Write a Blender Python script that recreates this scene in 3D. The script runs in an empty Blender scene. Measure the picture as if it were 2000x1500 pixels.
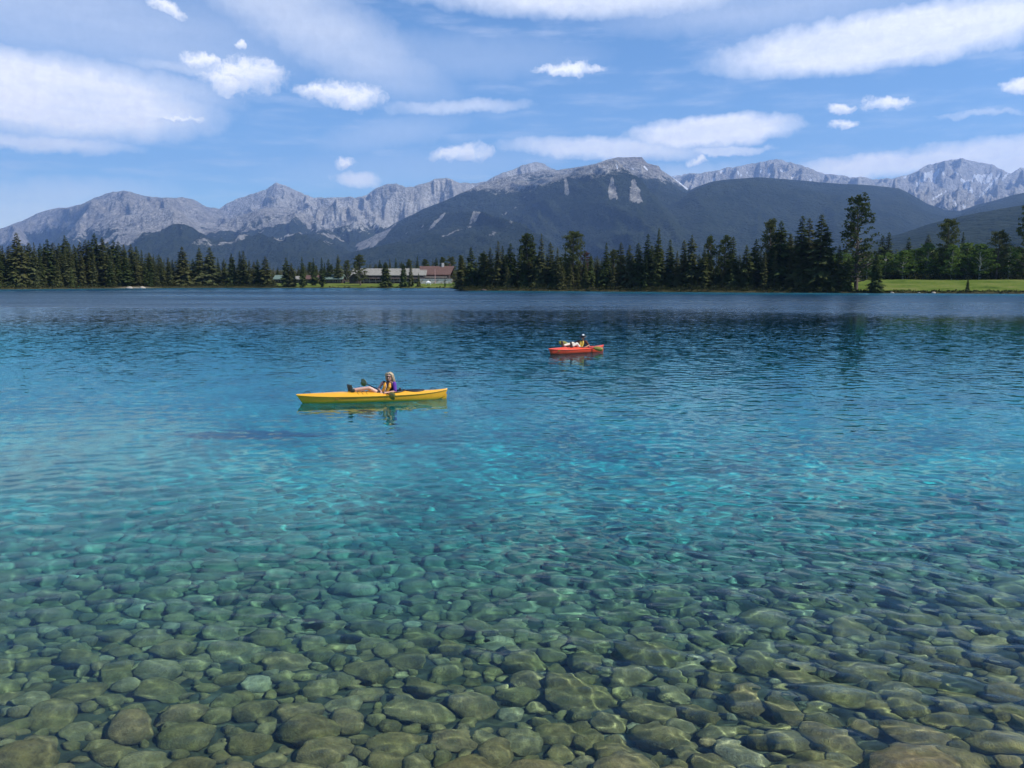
import bpy, bmesh, math, random
import numpy as np
from mathutils import Vector, Matrix, noise as mnoise

R = math.radians
PI = math.pi
random.seed(7)
rng = np.random.default_rng(7)
scene = bpy.context.scene
C = scene.collection

# ------------------------------------------------------------------ camera
CAM_H = 3.7
FPX = 1632.0                       # focal length in pixels of the 2000 px wide photograph
HORIZON = 545.0
PITCH = math.atan((750.0 - HORIZON) / FPX)
cam_d = bpy.data.cameras.new('camera')
cam_d.sensor_width = 36.0
cam_d.lens = 36.0 * FPX / 2000.0
cam_d.clip_start = 0.1
cam_d.clip_end = 60000.0
cam = bpy.data.objects.new('camera', cam_d)
cam.location = (0, 0, CAM_H)
cam.rotation_euler = (PI / 2 - PITCH, 0, 0)
C.objects.link(cam)
scene.camera = cam

# ------------------------------------------------------------------ light
SUN_ELEV, SUN_AZ = R(50), R(106)    # azimuth from +Y towards +X
SUN_DIR = Vector((math.sin(SUN_AZ) * math.cos(SUN_ELEV), math.cos(SUN_AZ) * math.cos(SUN_ELEV), math.sin(SUN_ELEV)))
sun_d = bpy.data.lights.new('sun', 'SUN')
sun_d.energy = 4.6
sun_d.angle = R(0.5)
sun_d.color = (1.0, 0.95, 0.87)
sun = bpy.data.objects.new('sun', sun_d)
sun.rotation_euler = SUN_DIR.to_track_quat('Z', 'Y').to_euler()
sun.location = (30, 0, 60)
C.objects.link(sun)
sun_d.cycles.is_caustics_light = True

vs = scene.view_settings
vs.view_transform = 'Standard'
vs.look = 'None'
vs.gamma = 1.0
vs.use_curve_mapping = False
vs.exposure = 0.2

cy = scene.cycles
cy.use_denoising = True
cy.max_bounces = 8
cy.diffuse_bounces = 3
cy.glossy_bounces = 4
cy.transmission_bounces = 6
cy.transparent_max_bounces = 8
cy.volume_bounces = 1
cy.caustics_reflective = False
cy.caustics_refractive = True
cy.sample_clamp_indirect = 4.0
cy.use_light_tree = False

# ------------------------------------------------------------------ helpers
def ray(px, py):
    """direction in the world of a pixel of the photograph"""
    d = Vector(((px - 1000.0) / FPX, 1.0, -(py - 750.0) / FPX))
    c, s = math.cos(-PITCH), math.sin(-PITCH)
    return Vector((d.x, d.y * c - d.z * s, d.y * s + d.z * c)).normalized()

def at_dist(px, py, D):
    """point on the ray at forward distance D"""
    d = ray(px, py)
    return Vector((0, 0, CAM_H)) + d * (D / d.y)

def on_level(px, py, z=0.0):
    d = ray(px, py)
    return Vector((0, 0, CAM_H)) + d * ((z - CAM_H) / d.z)

def mesh_np(name, verts, faces, smooth=True):
    """verts (n,3) and faces (m,3 or 4) arrays -> mesh"""
    me = bpy.data.meshes.new(name)
    verts = np.asarray(verts, dtype=np.float32)
    faces = np.asarray(faces, dtype=np.int32)
    n, m, k = len(verts), len(faces), faces.shape[1]
    me.vertices.add(n)
    me.vertices.foreach_set('co', verts.ravel())
    me.loops.add(m * k)
    me.loops.foreach_set('vertex_index', faces.ravel())
    me.polygons.add(m)
    me.polygons.foreach_set('loop_start', np.arange(0, m * k, k, dtype=np.int32))
    me.polygons.foreach_set('loop_total', np.full(m, k, dtype=np.int32))
    me.polygons.foreach_set('use_smooth', np.full(m, smooth, dtype=bool))
    me.update(calc_edges=True)
    return me

def grid_faces(nr, nc):
    i = np.arange(nr - 1)[:, None] * nc + np.arange(nc - 1)[None, :]
    return np.stack([i, i + 1, i + nc + 1, i + nc], axis=-1).reshape(-1, 4)

def attr(me, name, data):
    a = me.attributes.new(name, 'FLOAT', 'POINT')
    a.data.foreach_set('value', np.asarray(data, dtype=np.float32).ravel())

def link(name, me, mat=None, parent=None, loc=None):
    o = bpy.data.objects.new(name, me)
    C.objects.link(o)
    if mat is not None and me is not None and len(me.materials) == 0:
        me.materials.append(mat)
    if parent is not None:
        o.parent = parent
    if loc is not None:
        o.location = loc
    return o

def tag(o, label=None, category=None, group=None, kind=None):
    if label: o['label'] = label
    if category: o['category'] = category
    if group: o['group'] = group
    if kind: o['kind'] = kind
    return o

def empty(name, loc, rz=0.0, label=None, category=None, group=None):
    o = bpy.data.objects.new(name, None)
    C.objects.link(o)
    o.location = loc
    o.rotation_euler = (0, 0, rz)
    o.empty_display_size = 0.3
    return tag(o, label, category, group)

# value noise in numpy (periodic lattice hash), used for terrain
def _hash(ix, iy, seed):
    h = (ix.astype(np.int64) * 374761393 + iy.astype(np.int64) * 668265263 + seed * 1442695041) & 0xffffffff
    h = ((h ^ (h >> 13)) * 1274126177) & 0xffffffff
    h = h ^ (h >> 16)
    return (h & 0xffff) / 65535.0

def vnoise(x, y, seed=0):
    x = np.asarray(x, dtype=np.float64); y = np.asarray(y, dtype=np.float64)
    ix, iy = np.floor(x), np.floor(y)
    fx, fy = x - ix, y - iy
    ux, uy = fx * fx * fx * (fx * (fx * 6 - 15) + 10), fy * fy * fy * (fy * (fy * 6 - 15) + 10)
    a = _hash(ix, iy, seed); b = _hash(ix + 1, iy, seed)
    c = _hash(ix, iy + 1, seed); d = _hash(ix + 1, iy + 1, seed)
    return (a + (b - a) * ux) * (1 - uy) + (c + (d - c) * ux) * uy

def fbm(x, y, seed=0, octs=5, gain=0.5, ridged=False):
    v, amp, tot = 0.0, 1.0, 0.0
    for o in range(octs):
        n = vnoise(x * 2 ** o + 17.3 * o, y * 2 ** o - 9.1 * o, seed + o)
        if ridged:
            n = 1 - np.abs(2 * n - 1)
        v = v + amp * n
        tot += amp
        amp *= gain
    return v / tot

def smooth(e0, e1, x):
    t = np.clip((x - e0) / (e1 - e0), 0, 1)
    return t * t * (3 - 2 * t)

# ---- node helpers
class NT:
    def __init__(self, tree):
        self.t = tree
        self.N = tree.nodes
        self.L = tree.links
    def n(self, typ, **kw):
        nd = self.N.new(typ)
        ins = kw.pop('ins', None)
        for k, v in kw.items():
            setattr(nd, k, v)
        if ins:
            for k, v in ins.items():
                self.set(nd, k, v)
        return nd
    def set(self, nd, k, v):
        sock = nd.inputs[k]
        if isinstance(v, bpy.types.NodeSocket):
            self.L.new(v, sock)
        elif isinstance(v, bpy.types.Node):
            self.L.new(v.outputs[0], sock)
        else:
            sock.default_value = v
    def math(self, op, a, b=None, c=None, clamp=False):
        nd = self.N.new('ShaderNodeMath')
        nd.operation = op
        nd.use_clamp = clamp
        for i, v in enumerate((a, b, c)):
            if v is not None:
                self.set(nd, i, v)
        return nd.outputs[0]
    def vmath(self, op, a, b=None):
        nd = self.N.new('ShaderNodeVectorMath')
        nd.operation = op
        self.set(nd, 0, a)
        if b is not None:
            self.set(nd, 1, b)
        return nd.outputs[0]
    def mix(self, f, a, b):
        nd = self.N.new('ShaderNodeMix')
        nd.data_type = 'RGBA'
        self.set(nd, 0, f)
        self.set(nd, 6, a)
        self.set(nd, 7, b)
        return nd.outputs[2]
    def noise(self, vec, scale, detail=4, rough=0.55, color=False, distortion=0.0):
        nd = self.N.new('ShaderNodeTexNoise')
        nd.inputs['Scale'].default_value = scale
        nd.inputs['Detail'].default_value = detail
        nd.inputs['Roughness'].default_value = rough
        nd.inputs['Distortion'].default_value = distortion
        if vec is not None:
            self.L.new(vec, nd.inputs['Vector'])
        return nd.outputs[1] if color else nd.outputs[0]
    def ss(self, v, lo, hi, a=0.0, b=1.0):
        nd = self.N.new('ShaderNodeMapRange')
        nd.interpolation_type = 'SMOOTHSTEP'
        self.set(nd, 0, v)
        self.set(nd, 1, lo); self.set(nd, 2, hi); self.set(nd, 3, a); self.set(nd, 4, b)
        return nd.outputs[0]
    def lin(self, v, lo, hi, a=0.0, b=1.0):
        nd = self.N.new('ShaderNodeMapRange')
        self.set(nd, 0, v)
        self.set(nd, 1, lo); self.set(nd, 2, hi); self.set(nd, 3, a); self.set(nd, 4, b)
        return nd.outputs[0]
    def ramp(self, f, stops):
        nd = self.N.new('ShaderNodeValToRGB')
        el = nd.color_ramp.elements
        while len(el) < len(stops):
            el.new(0.5)
        for e, (p, c) in zip(el, stops):
            e.position = p
            e.color = (*c, 1)
        self.L.new(f, nd.inputs[0])
        return nd.outputs[0]

def new_mat(name):
    m = bpy.data.materials.new(name)
    m.use_nodes = True
    m.node_tree.nodes.clear()
    t = NT(m.node_tree)
    out = t.n('ShaderNodeOutputMaterial')
    return m, t, out

def simple_mat(name, col, rough=0.6, var=0.15, scale=3.0, bump=0.0, metallic=0.0, coat=0.0, spec=0.5):
    """base colour with procedural mottling"""
    m, t, out = new_mat(name)
    co = t.n('ShaderNodeTexCoord').outputs['Object']
    nz = t.noise(co, scale, 5, 0.6)
    k = t.lin(nz, 0.25, 0.75, 1 - var, 1 + var)
    c = t.n('ShaderNodeVectorMath', operation='SCALE')
    c.inputs[0].default_value = col
    t.L.new(k, c.inputs['Scale'])
    p = t.n('ShaderNodeBsdfPrincipled', ins={'Base Color': c.outputs[0], 'Roughness': rough, 'Metallic': metallic,
                                             'Coat Weight': coat, 'Specular IOR Level': spec})
    if bump:
        b = t.n('ShaderNodeBump', ins={'Strength': 0.5, 'Distance': bump, 'Height': t.noise(co, scale * 4, 5, 0.6)})
        t.L.new(b.outputs[0], p.inputs['Normal'])
    t.L.new(p.outputs[0], out.inputs['Surface'])
    return m
# ------------------------------------------------------------------ world: sky and clouds
world = bpy.data.worlds.new('World')
scene.world = world
world.use_nodes = True
wt = NT(world.node_tree)
wt.N.clear()
wout = wt.n('ShaderNodeOutputWorld')
sky = wt.n('ShaderNodeTexSky', sky_type='NISHITA')
sky.sun_disc = False
sky.sun_elevation = SUN_ELEV
sky.sun_rotation = SUN_AZ
sky.altitude = 1000
sky.air_density = 1.0
sky.dust_density = 0.2
sky.ozone_density = 3.0
SKY_STRENGTH = 0.138
tint = wt.n('ShaderNodeMix', data_type='RGBA', blend_type='MULTIPLY', ins={0: 1.0, 6: sky.outputs[0], 7: (0.80, 0.935, 1.02, 1)}).outputs[2]
hs = wt.n('ShaderNodeHueSaturation', ins={'Saturation': 1.08, 'Value': 1.0, 'Color': tint})

# clouds live on the celestial sphere: azimuth and elevation in degrees
wco = wt.n('ShaderNodeTexCoord').outputs['Generated']
wsep = wt.n('ShaderNodeSeparateXYZ', ins={0: wco})
az = wt.math('MULTIPLY', wt.math('ARCTAN2', wsep.outputs[0], wsep.outputs[1]), 180 / PI)
el = wt.math('MULTIPLY', wt.math('ARCSINE', wsep.outputs[2]), 180 / PI)
ang = wt.n('ShaderNodeCombineXYZ', ins={0: az, 1: el}).outputs[0]
def centred(v, amp):
    s = wt.n('ShaderNodeVectorMath', operation='SCALE', ins={0: wt.vmath('SUBTRACT', v, (0.5, 0.5, 0.5)), 'Scale': amp})
    return s.outputs[0]
wn = wt.noise(ang, 0.8, 4, 0.6, color=True)
warp_puffy = wt.vmath('ADD', ang, centred(wn, 1.4))
warp_soft = wt.vmath('ADD', ang, wt.vmath('MULTIPLY', centred(wn, 1.0), (2.8, 1.0, 0.0)))
streak = wt.noise(wt.vmath('MULTIPLY', ang, (0.22, 1.25, 1.0)), 0.8, 5, 0.6)
fine = wt.noise(warp_puffy, 1.6, 3, 0.6)

def azel(px, py):
    d = ray(px, py)
    return math.degrees(math.atan2(d.x, d.y)), math.degrees(math.asin(d.z))
PD = 1632 * PI / 180               # pixels per degree
def cloud(warp, px, py, rx, ry, rot=0.0, with_v=False):
    # squared distance to the centre, in units of the cloud's radii
    a, e = azel(px, py)
    q = wt.vmath('SUBTRACT', warp, (a, e, 0))
    c, sn = math.cos(R(rot)), math.sin(R(rot))
    u = wt.n('ShaderNodeVectorMath', operation='DOT_PRODUCT', ins={0: q, 1: (c * PD / rx, sn * PD / rx, 0)}).outputs['Value']
    v = wt.n('ShaderNodeVectorMath', operation='DOT_PRODUCT', ins={0: q, 1: (-sn * PD / ry, c * PD / ry, 0)}).outputs['Value']
    d2 = wt.math('MULTIPLY_ADD', u, u, wt.math('MULTIPLY', v, v))
    return (d2, v) if with_v else d2
PUFFY = [(472, 146, 78, 30, 4), (440, 158, 40, 22, 0), (505, 140, 42, 28, 0), (672, 184, 74, 22, -3), (690, 192, 42, 20, 0), (620, 176, 40, 12, 0), (906, 301, 62, 15, 4), (880, 306, 30, 10, 0),
         (1113, 136, 66, 11, 2), (676, 315, 22, 9, 10), (1362, 314, 20, 8, 0), (1642, 211, 24, 9, 0), (1736, 204, 40, 11, -5),
         (1650, 242, 26, 7, 5), (468, 88, 10, 8, 0), (350, 232, 46, 6, 0), (325, 12, 34, 14, -25), (395, 118, 40, 12, 0), (1992, 172, 24, 12, 0)]
SOFT = [(1745, 74, 290, 46, 3, .42, .85), (1392, 256, 150, 29, 2, .4, .95), (1180, 291, 175, 20, -3, .6, .8), (1420, 295, 70, 9, 0, .5, .7),
        (50, 180, 285, 64, -3, .45, .95), (60, 277, 140, 15, 0, .7, .7), (200, 150, 190, 28, -6, .8, .6), (895, 209, 120, 12, 2, .8, .55),
        (1130, -8, 290, 34, -2, .8, .75), (590, 40, 240, 60, -22, .95, .5), (690, 110, 130, 40, -15, .95, .42), (130, 30, 330, 70, -5, .95, .35),
        (697, 349, 44, 13, -5, .8, .75), (1770, 318, 230, 20, 3, .6, .9), (1930, 298, 170, 22, 2, .7, .8), (1950, 325, 120, 24, 0, .6, .85), (40, 430, 150, 40, 8, .95, .5),
        (60, 385, 190, 26, 5, .95, .4), (760, 262, 120, 24, 10, .95, .22), (1920, 222, 56, 5, -3, .9, .4), (360, 132, 120, 12, -4, .9, .45),
        (1500, 20, 260, 34, 0, .95, .3), (900, 110, 220, 36, 0, .95, .18), (1320, 352, 200, 24, 0, .95, .4), (800, 330, 240, 30, 4, .95, .16)]
dens_p, dens_s = None, None
for c in PUFFY:
    d2, up = cloud(warp_puffy, c[0], c[1], c[2] * 0.86, c[3] * 0.9, c[4], True)
    if dens_p is None:
        dens_p, height = d2, up
    else:                                   # keep the height inside the nearest cloud
        near = wt.math('LESS_THAN', d2, dens_p)
        height = wt.math('MULTIPLY_ADD', near, wt.math('SUBTRACT', up, height), height)
        dens_p = wt.math('MINIMUM', dens_p, d2)
underside = wt.math('MULTIPLY', wt.ss(wt.math('ADD', height, wt.math('MULTIPLY', wt.math('SUBTRACT', fine, 0.5), 1.6)), 0.15, -0.75), 0.75)  # shade on the cloud bases is put into their colour
dens_p = wt.ss(wt.math('ADD', dens_p, wt.math('MULTIPLY', wt.math('SUBTRACT', fine, 0.5), 3.0)), 2.3, -0.3)
for c in SOFT:
    v = wt.lin(cloud(warp_soft, *c[:5]), 1.0 + c[5] * 0.9, max(0.0, 0.9 - c[5]), 0.0, c[6])
    dens_s = v if dens_s is None else wt.math('MAXIMUM', dens_s, v)
dens_s = wt.math('MULTIPLY', dens_s, wt.lin(streak, 0.30, 0.60, 0.86, 1.04), clamp=True)
dens_p = wt.math('MULTIPLY', dens_p, wt.lin(streak, 0.28, 0.5, 0.75, 1.0), clamp=True)
# a thin streaky cirrus veil over all of the sky
veil = wt.math('MULTIPLY', wt.ss(streak, 0.44, 0.78), 0.24)
dens = wt.math('MAXIMUM', wt.math('MAXIMUM', dens_p, dens_s), veil)
body = wt.mix(dens_p, (1.02, 1.03, 1.08, 1), wt.mix(underside, (1.16, 1.15, 1.14, 1), (0.72, 0.79, 0.93, 1)))
shade = wt.lin(fine, 0.3, 0.7, 0.93, 1.06)
cl = wt.n('ShaderNodeVectorMath', operation='SCALE', ins={0: body, 'Scale': wt.math('MULTIPLY', shade, 1.12 / SKY_STRENGTH)})
tot = wt.mix(dens, hs.outputs[0], cl.outputs[0])
bg = wt.n('ShaderNodeBackground', ins={'Color': tot, 'Strength': SKY_STRENGTH})
wt.L.new(bg.outputs[0], wout.inputs[0])
world.cycles.sampling_method = 'MANUAL'
world.cycles.sample_map_resolution = 256
# ------------------------------------------------------------------ the lake
def shore_D(px):
    """distance of the far shore along the view azimuth of a photo column (metres, forward)"""
    return np.interp(px, [-1400, 0, 340, 420, 880, 905, 1100, 1400, 1700, 2000, 3400],
                         [260, 300, 345, 352, 338, 272, 258, 236, 222, 212, 180])

def depth_at(x, y):
    y = np.asarray(y, dtype=np.float64)
    d = np.interp(y, [-9, -4, 0, 6, 9, 12, 15, 19, 24, 35, 60, 140, 230], [-1.2, 0.0, 0.30, 0.72, 1.30, 2.15, 3.2, 4.5, 6.0, 8.5, 13.0, 15.0, 12.0])
    d = d * (1 - 0.28 * smooth(0.5, 6.0, x) * smooth(16, 8, y) * (y > 0))
    return d + 0.10 * (fbm(x * 0.25, y * 0.25, 5, 3) - 0.5) + 0.03 * np.asarray(x) * 0.4 * np.exp(-y / 30.0) * 0

# waves: directional sum of sines, real geometry near the camera
_w = np.random.default_rng(11)
WAVES = []
for i in range(64):
    lam = math.exp(_w.uniform(math.log(0.10), math.log(0.95)))
    th = R(262) + _w.normal(0, 0.62)
    WAVES.append((2 * PI / lam, math.cos(th), math.sin(th), _w.uniform(0, 2 * PI), lam))

def wave_amp(x, y):
    """local rms slope of the surface"""
    r = np.hypot(x, y)
    a = np.interp(r, [0, 8, 14, 22, 40, 80, 400], [0.042, 0.042, 0.037, 0.036, 0.042, 0.055, 0.06])
    right = smooth(-0.05, 0.45, x / np.maximum(y, 1.0))
    patch = 0.65 + 0.8 * fbm(x * 0.09 + 3, y * 0.16, 21, 3)
    return a * (0.75 + 0.65 * right) * patch

def wave_h(x, y, spacing):
    wx = x + 0.25 * (fbm(x * 0.5, y * 0.5, 31, 2) - 0.5)
    wy = y + 0.25 * (fbm(x * 0.5 + 40, y * 0.5, 32, 2) - 0.5)
    h = np.zeros_like(x)
    s = 1.41 / math.sqrt(len(WAVES))
    for k, cx, cyy, ph, lam in WAVES:
        fade = smooth(2.6, 6.0, lam / spacing)
        h += fade * (s / k) * np.sin(k * (cx * wx + cyy * wy) + ph)
    return h * wave_amp(x, y)

AN = np.radians(np.concatenate([np.linspace(-75, -37, 38)[:-1], np.arange(-37, 37.01, 0.16), np.linspace(37, 75, 38)[1:]]))
def water_mesh():
    radii = [3.2]
    while radii[-1] < 13: radii.append(radii[-1] * 1.0030)
    while radii[-1] < 60: radii.append(radii[-1] * 1.0045)
    while radii[-1] < 460: radii.append(radii[-1] * 1.02)
    rr = np.array(radii)
    Rg, Ag = np.meshgrid(rr, AN, indexing='ij')
    # arcs become straighter sheets: x = r sin a, y = r cos a
    x, y = Rg * np.sin(Ag), Rg * np.cos(Ag)
    h = wave_h(x, y, Rg * 0.0032)
    # tuck the outermost rows under the far bank
    v = np.stack([x, y, h], -1).reshape(-1, 3)
    f = grid_faces(len(rr), len(AN))
    return mesh_np('lake_water', v, f)

def make_water_mat():
    m, t, out = new_mat('lake_water')
    geo = t.n('ShaderNodeNewGeometry')
    pos = geo.outputs['Position']
    sep = t.n('ShaderNodeSeparateXYZ', ins={0: pos})
    dist = t.n('ShaderNodeVectorMath', operation='LENGTH', ins={0: pos}).outputs['Value']
    # ripples finer than the mesh: slopes straight from vector noise
    st = t.vmath('MULTIPLY', pos, (0.7, 1.0, 1.0))
    n1 = t.vmath('SUBTRACT', t.noise(st, 9.0, 2, 0.6, color=True), (0.5, 0.5, 0.5))
    n2 = t.vmath('SUBTRACT', t.noise(st, 2.2, 3, 0.6, color=True), (0.5, 0.5, 0.5))
    st3 = t.vmath('MULTIPLY', pos, (0.25, 1.0, 1.0))
    wind = t.noise(t.vmath('MULTIPLY', pos, (0.006, 0.03, 0.0)), 1.0, 4, 0.6)
    a_near = t.lin(dist, 10.0, 45.0, 0.008, 0.11)
    a_far = t.ss(dist, 80.0, 150.0, 0.0, 0.12)
    a = t.math('ADD', a_near, a_far)
    a = t.math('MULTIPLY', a, t.lin(wind, 0.3, 0.7, 0.55, 1.45))
    s = t.vmath('ADD', n1, n2)
    sc = t.n('ShaderNodeVectorMath', operation='SCALE', ins={0: s, 'Scale': a}).outputs[0]
    flat = t.vmath('MULTIPLY', sc, (1.0, 1.6, 0.0))
    nrm = t.vmath('NORMALIZE', t.vmath('ADD', geo.outputs['Normal'], flat))
    rgh = t.math('MULTIPLY', t.ss(t.math('ADD', dist, t.math('MULTIPLY', t.math('SUBTRACT', wind, 0.5), 130.0)), 40.0, 175.0, 0.0, 0.38), t.lin(wind, 0.3, 0.65, 0.55, 1.2))
    g = t.n('ShaderNodeBsdfGlass', ins={'Color': (1, 1, 1, 1), 'Roughness': rgh, 'IOR': 1.333, 'Normal': nrm})
    t.L.new(g.outputs[0], out.inputs['Surface'])
    return m

water = link('lake_water', water_mesh(), make_water_mat())
tag(water, kind='structure')
water.cycles.is_caustics_caster = True

# the body of the water: its top lies just above the wave crests, so that the sun's refracted rays are followed to the bed
def make_depths():
    m, t, out = new_mat('clear_lake_water')
    ab = t.n('ShaderNodeVolumeAbsorption', ins={'Color': WATER_ABS_COLOR, 'Density': WATER_ABS})
    t.L.new(ab.outputs[0], out.inputs['Volume'])
    x0, x1, z0 = -700.0, 700.0, -34.0
    ys = [-11.0, 48.0, 75.0, 420.0]
    zs = [0.075, 0.075, 0.008, 0.008]
    v, f = [], []
    for y, z in zip(ys, zs):
        v += [(x0, y, z0), (x1, y, z0), (x1, y, z), (x0, y, z)]
    for i in range(3):
        a = 4 * i
        f += [(a + 3, a + 2, a + 6, a + 7), (a, a + 4, a + 5, a + 1), (a, a + 3, a + 7, a + 4), (a + 1, a + 5, a + 6, a + 2)]
    f += [(0, 1, 2, 3), (12, 15, 14, 13)]
    o = link('water_depths', mesh_np('water_depths', v, f, False), m, parent=water)
    tag(o, kind='structure')
WATER_ABS, WATER_ABS_COLOR = 0.55, (0.08, 0.815, 0.865, 1)
make_depths()

def make_bed_mat():
    m, t, out = new_mat('lake_bed')
    pos = t.n('ShaderNodeNewGeometry').outputs['Position']
    n1 = t.noise(pos, 0.35, 5, 0.6)
    n2 = t.noise(pos, 3.0, 5, 0.6)
    sep = t.n('ShaderNodeSeparateXYZ', ins={0: pos})
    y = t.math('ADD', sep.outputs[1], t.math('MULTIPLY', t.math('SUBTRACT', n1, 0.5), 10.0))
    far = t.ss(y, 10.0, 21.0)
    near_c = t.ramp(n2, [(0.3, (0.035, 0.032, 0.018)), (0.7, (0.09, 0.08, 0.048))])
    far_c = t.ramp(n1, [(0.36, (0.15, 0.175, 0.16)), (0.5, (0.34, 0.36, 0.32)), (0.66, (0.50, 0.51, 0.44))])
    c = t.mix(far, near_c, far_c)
    c = t.mix(t.ss(y, 36.0, 90.0), c, (0.10, 0.17, 0.24, 1))  # blue light rising from deep water is put into the far bed colour
    d = t.n('ShaderNodeBsdfDiffuse', ins={'Color': c})
    b = t.n('ShaderNodeBump', ins={'Strength': 0.6, 'Distance': 0.05, 'Height': n2})
    t.L.new(b.outputs[0], d.inputs['Normal'])
    t.L.new(d.outputs[0], out.inputs['Surface'])
    return m

def bed_mesh():
    rr = np.concatenate([np.arange(-12, 40, 0.5), np.geomspace(40, 480, 60)])
    u = np.linspace(-1, 1, 161)
    Yg, U = np.meshgrid(rr, u, indexing='ij')
    x = U * (14 + np.maximum(Yg, 0) * 3.2)
    # the bed climbs out of the water just past the far shore line
    z = -depth_at(x, Yg)
    px = 1000 + x / np.maximum(Yg, 1) * FPX
    D = shore_D(px)
    k = smooth(D - 40, D - 1.0, Yg)
    z = np.where(Yg > 100, z * (1 - k) + (-0.35) * k, z)
    z = np.where(Yg > D + 1, -0.8, z)
    return mesh_np('lake_bed', np.stack([x, Yg, z], -1).reshape(-1, 3), grid_faces(len(rr), len(u)))

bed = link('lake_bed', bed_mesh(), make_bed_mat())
tag(bed, kind='structure')
bed.cycles.is_caustics_receiver = True

# ---- stones
def ico(sub):
    bm = bmesh.new()
    bmesh.ops.create_icosphere(bm, subdivisions=sub, radius=1.0)
    v = np.array([p.co[:] for p in bm.verts])
    f = np.array([[q.index for q in p.verts] for p in bm.faces])
    bm.free()
    return v, f

def stone_shape(sub, seed, blocky):
    v, f = ico(sub)
    r = random.Random(seed)
    out = []
    planes = [(Vector((r.gauss(0, 1), r.gauss(0, 1), r.gauss(0, 1))).normalized(), r.uniform(0.58, 0.86)) for _ in range(8)]
    for p in v:
        q = Vector(p)
        s = 1 + 0.20 * mnoise.noise(q * 1.1 + Vector((seed * 3.1, 0, 0))) + 0.12 * mnoise.noise(q * 2.4 + Vector((0, seed * 1.7, 0)))
        q = q * s
        for nrm, d in planes:              # worn facets
            e = q.dot(nrm) - d
            if e > 0:
                q = q - nrm * e * blocky
        out.append(q[:])
    return np.array(out), f

SH_HI = [stone_shape(4 if i < 0 else 3, 10 + i, 0.45 + 0.5 * (i % 3) / 2) for i in range(14)]
SH_LO = [stone_shape(2, 40 + i, 0.35 + 0.4 * (i % 3) / 2) for i in range(10)]

def make_stone_mat():
    m, t, out = new_mat('wet_stone')
    tc = t.n('ShaderNodeTexCoord')
    geo = t.n('ShaderNodeNewGeometry')
    oi = t.n('ShaderNodeObjectInfo')
    at = t.n('ShaderNodeAttribute', attribute_name='tone')
    v = t.math('FRACT', t.math('ADD', oi.outputs['Random'], at.outputs['Fac']))
    col = t.ramp(v, [(0.0, (0.155, 0.110, 0.045)), (0.22, (0.225, 0.155, 0.064)), (0.45, (0.19, 0.142, 0.058)), (0.62, (0.25, 0.160, 0.075)), (0.8, (0.225, 0.168, 0.078)), (0.95, (0.27, 0.200, 0.105)), (1.0, (0.38, 0.30, 0.18))])
    pos = geo.outputs['Position']
    n1 = t.noise(pos, 5.0, 5, 0.65)
    n2 = t.noise(pos, 28.0, 5, 0.7)
    k = t.math('MULTIPLY', t.lin(n1, 0.3, 0.7, 0.72, 1.28), t.lin(n2, 0.3, 0.7, 0.62, 1.35))
    c = t.n('ShaderNodeVectorMath', operation='SCALE', ins={0: col, 'Scale': k}).outputs[0]
    # olive algae film in patches
    alg = t.ss(n1, 0.45, 0.65, 0.0, 0.55)
    c = t.mix(alg, c, (0.175, 0.135, 0.045, 1))
    # the stones' fade into deepening water is put into their colour
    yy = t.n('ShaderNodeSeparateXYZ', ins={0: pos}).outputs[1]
    water_fade = t.ss(t.math('ADD', yy, t.math('MULTIPLY', t.math('SUBTRACT', t.noise(pos, 0.35, 4, 0.6), 0.5), 8.0)), 8.5, 17.0, 0.0, 0.92)
    c = t.mix(water_fade, c, (0.24, 0.255, 0.21, 1))
    b = t.n('ShaderNodeBump', ins={'Strength': 0.7, 'Distance': 0.035, 'Height': n2})
    d = t.n('ShaderNodeBsdfDiffuse', ins={'Color': c, 'Roughness': 0.4})
    t.L.new(b.outputs[0], d.inputs['Normal'])
    t.L.new(d.outputs[0], out.inputs['Surface'])
    return m
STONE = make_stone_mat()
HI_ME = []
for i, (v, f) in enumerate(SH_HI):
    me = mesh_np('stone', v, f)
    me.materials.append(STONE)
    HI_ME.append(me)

def bed_under(px, py):
    """bed point seen at a pixel through the flat water surface"""
    s = on_level(px, py, 0.0)
    d = ray(px, py)
    n = 1 / 1.333
    c1 = -d.z
    c2 = math.sqrt(1 - n * n * (1 - c1 * c1))
    tdir = d * n + Vector((0, 0, 1)) * (n * c1 - c2)
    t = 1.0
    for _ in range(12):
        p = s + tdir * t
        t = float(depth_at(p.x, p.y)) / -tdir.z
    return s + tdir * t

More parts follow.
